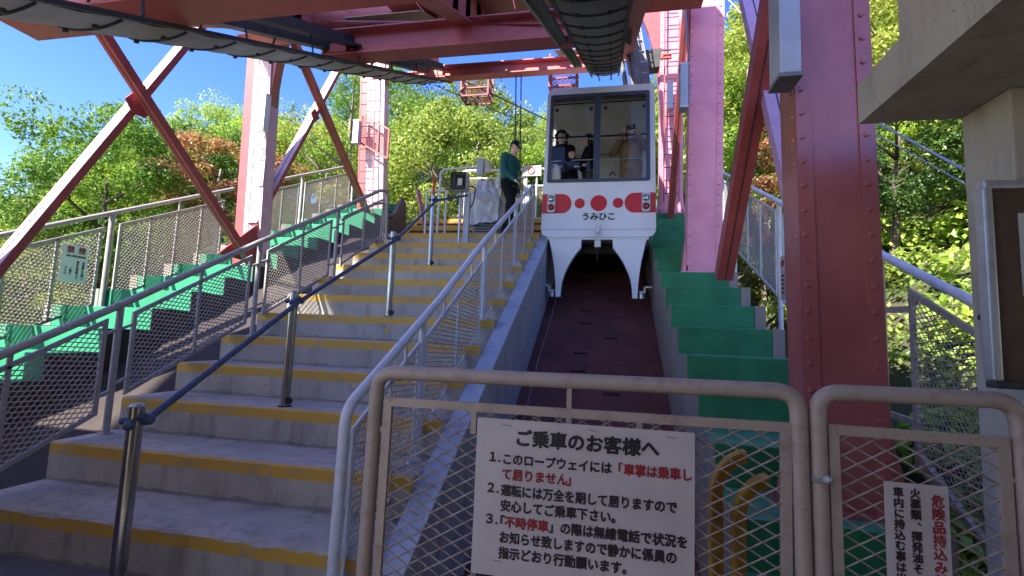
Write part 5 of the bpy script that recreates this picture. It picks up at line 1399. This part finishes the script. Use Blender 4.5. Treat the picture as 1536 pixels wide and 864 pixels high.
def tree_proto(seed, H, R, m, bark, size=.19, nclump=46, nleaf=190, spread=.8, shape='round'):
    rnd = random.Random(seed); bm = BM()
    tips = []
    lean = V((rnd.uniform(-.1, .1), rnd.uniform(-.1, .1), 1))
    trunk = [V((0, 0, -1.2))]
    for i in range(1, 7): trunk.append(V((lean.x*i*H/7+rnd.uniform(-.08, .08)*H/6, lean.y*i*H/7+rnd.uniform(-.08, .08)*H/6, H*.75*i/6)))
    tube(bm, trunk, .13*H/6, 8, True, .03*H/6)
    for i in range(9):
        j = rnd.randint(2, 5); a = i*2.4+rnd.uniform(-.4, .4); L = R*rnd.uniform(.6, 1.0)
        p = trunk[j]; q = p+V((math.cos(a)*L*.5, math.sin(a)*L*.5, H*.10)); r = p+V((math.cos(a)*L*.95, math.sin(a)*L*.95, H*.14+rnd.uniform(0, .12)*H))
        tube(bm, [p, q, r], .05*H/6, 6, True, .015)
        for s in (-1, 1):
            r2 = q+V((math.cos(a+s*.8)*L*.45, math.sin(a+s*.8)*L*.45, H*.1)); tube(bm, [q, r2], .025*H/6, 5, True, .01)
        tips.append(r)
    tm = bpy.data.meshes.new('trunk'); bm.to_mesh(tm); bm.free(); tm.materials.append(MATS[bark]); tm.shade_smooth()
    cl = []
    cz = H*.70
    for i in range(nclump):
        if i < len(tips): c = tips[i]
        else:
            while True:
                x, y, z = rnd.uniform(-1, 1), rnd.uniform(-1, 1), rnd.uniform(-.9, 1)
                r = math.sqrt(x*x+y*y+z*z)
                if .45 < r < 1: break
            k = (.78+.32*rnd.random())
            c = V((x/r*R*k, y/r*R*k, cz+z/r*H*.31*k))
        cl.append((c.x, c.y, c.z, R*rnd.uniform(.20, .38)))
    cm = leaf_cloud(rnd, cl, nleaf, size, m, 'crown')
    return tm, cm, H
PROTOS = {
 'green': [tree_proto(11, 7.5, 3.1, 'leaf_green', 'bark', .145, 70, 330), tree_proto(12, 6.5, 2.7, 'leaf_green', 'bark', .14, 64, 320)],
 'dark': [tree_proto(13, 8, 2.8, 'leaf_dark', 'bark', .16, 62, 260)],
 'yellow': [tree_proto(14, 6.5, 2.8, 'leaf_yellow', 'bark_pale', .15, 52, 240), tree_proto(15, 7.2, 2.7, 'leaf_yellow', 'bark_pale', .15, 50, 240)],
 'red': [tree_proto(16, 5.2, 1.9, 'leaf_red', 'bark_pale', .14, 34, 200)],
 'sparse': [tree_proto(17, 8.5, 2.6, 'leaf_green', 'bark_pale', .14, 26, 190)],
}
NOUN = {'green': 'bright green rounded tree', 'dark': 'dark evergreen tree', 'yellow': 'yellow green tree', 'red': 'tree with reddish autumn leaves', 'sparse': 'tall thin leaved tree with pale bare branches'}
tree_n = 0
def put_tree(x, y, kind, sc_, lab, grp, dz=-.2, rnd=random):
    global tree_n
    tm, cm, H = rnd.choice(PROTOS[kind])
    o = thing('tree', lab, 'tree', (x, y, ground_z(x, y)+dz), grp)
    o.rotation_euler = (0, 0, rnd.uniform(0, 6.28)); o.scale = (sc_*rnd.uniform(.9, 1.12), sc_*rnd.uniform(.9, 1.12), sc_*rnd.uniform(.9, 1.12))
    a = bpy.data.objects.new('trunk', tm); col.objects.link(a); a.parent = o
    b = bpy.data.objects.new('crown', cm); col.objects.link(b); b.parent = o
    tree_n += 1
    return o
rnd = random.Random(5)
placed = []
def ok(x, y, d): return all((x-a)**2+(y-b)**2 > d*d for a, b in placed)
AZ = [(-57, 'at the far left'), (-50, 'behind the left crossed braces'), (-43.5, 'left of the near left pillar'), (-38, 'behind the near left pillar'), (-33, 'behind the second crossed braces'),
      (-28, 'behind the far left pillar'), (-21, 'over the brown shield'), (-14, 'over the ticket monitor'), (-8, 'over the attendant'), (1, 'behind the cable car'), (8, 'right of the cabin'),
      (14, 'between mid pillar and thick brace'), (20, 'behind the lilac brace'), (27, 'behind the nearest pillar'), (33, 'left of the concrete column'), (99, 'behind the concrete column')]
def region(x, y):
    az_ = math.degrees(math.atan2(x, y)); d = math.hypot(x, y)
    return ('low' if d < 19 else 'mid slope' if d < 31 else 'upper slope' if d < 46 else 'skyline'), [n for a, n in AZ if az_ < a][0]
NOUN = {'green': ('bright green tree', 'small bright green tree'), 'dark': ('dark evergreen tree', 'small dark evergreen'), 'yellow': ('yellow green tree', 'small yellow green tree'),
        'red': ('reddish autumn tree',)*2, 'sparse': ('thin pale stemmed tree', 'small pale stemmed tree')}
for tries in range(6000):
    az_ = math.radians(rnd.uniform(-66, 42)); dist = 11+60*rnd.random()**1.25
    x, y = math.sin(az_)*dist, math.cos(az_)*dist
    if -9.6 < x < 3.2 and y < 16.5: continue
    if 3.2 <= x < 5.2 and y < 9: continue
    if az_ < math.radians(-34) and dist < 20: continue
    if not ok(x, y, 2.3 if dist < 24 else 3.2+dist*.018): continue
    if len(placed) > 215: break
    placed.append((x, y))
    u = rnd.random(); a_ = math.degrees(az_)
    if a_ < -38: kind = 'green' if u < .62 else 'yellow' if u < .9 else 'dark'
    elif a_ < -5: kind = 'yellow' if u < .28 else 'sparse' if u < .62 else 'green' if u < .78 else 'dark'
    else: kind = 'green' if u < .45 else 'yellow' if u < .75 else 'dark'
    s_ = rnd.uniform(.7, 1.1) * (.72 if dist < 16 else 1)
    lv, r_ = region(x, y)
    put_tree(x, y, kind, s_, f'{lv} {NOUN[kind][s_ < .85]} {r_}', f'{lv} {NOUN[kind][s_ < .85]}s {r_}', rnd=rnd)
put_tree(-12.9, 13.9, 'red', .95, 'pale red and orange autumn tree left of the sunlit left pillar', None, dz=1.6, rnd=rnd)
put_tree(5.4, 14.0, 'red', .85, 'pinkish red tree between the mid right pillar and the lilac brace', None, dz=.4, rnd=rnd)
put_tree(4.1, 12.0, 'red', .6, 'low reddish bush tree under the lilac brace above the right fence', None, dz=.8, rnd=rnd)
def undergrowth():
    r = random.Random(9); cl = []
    for i in range(520):
        az_ = math.radians(r.uniform(-68, 48)); dist = 6.5+26*r.random()**1.3
        x, y = math.sin(az_)*dist, math.cos(az_)*dist
        if -8.6 < x < 2.9 and y < 13.4: continue
        cl.append((x, y, ground_z(x, y)+r.uniform(.1, .5), r.uniform(.45, .95)))
    o1 = obj('undergrowth', leaf_cloud(r, cl[::2], 230, .15, 'leaf_green', 'undergrowth'), [])
    tag(o1, 'green bushes and ground plants covering the slopes', 'undergrowth', kind='stuff')
    o2 = obj('fern_cover', leaf_cloud(r, cl[1::2], 230, .14, 'leaf_yellow', 'fern_cover'), [])
    tag(o2, 'yellow green sunlit ground plants on the slopes', 'undergrowth', kind='stuff')
undergrowth()
print('trees', tree_n, 'tris ~', sum(len(o.data.polygons) for o in bpy.data.objects if o.type == 'MESH'))
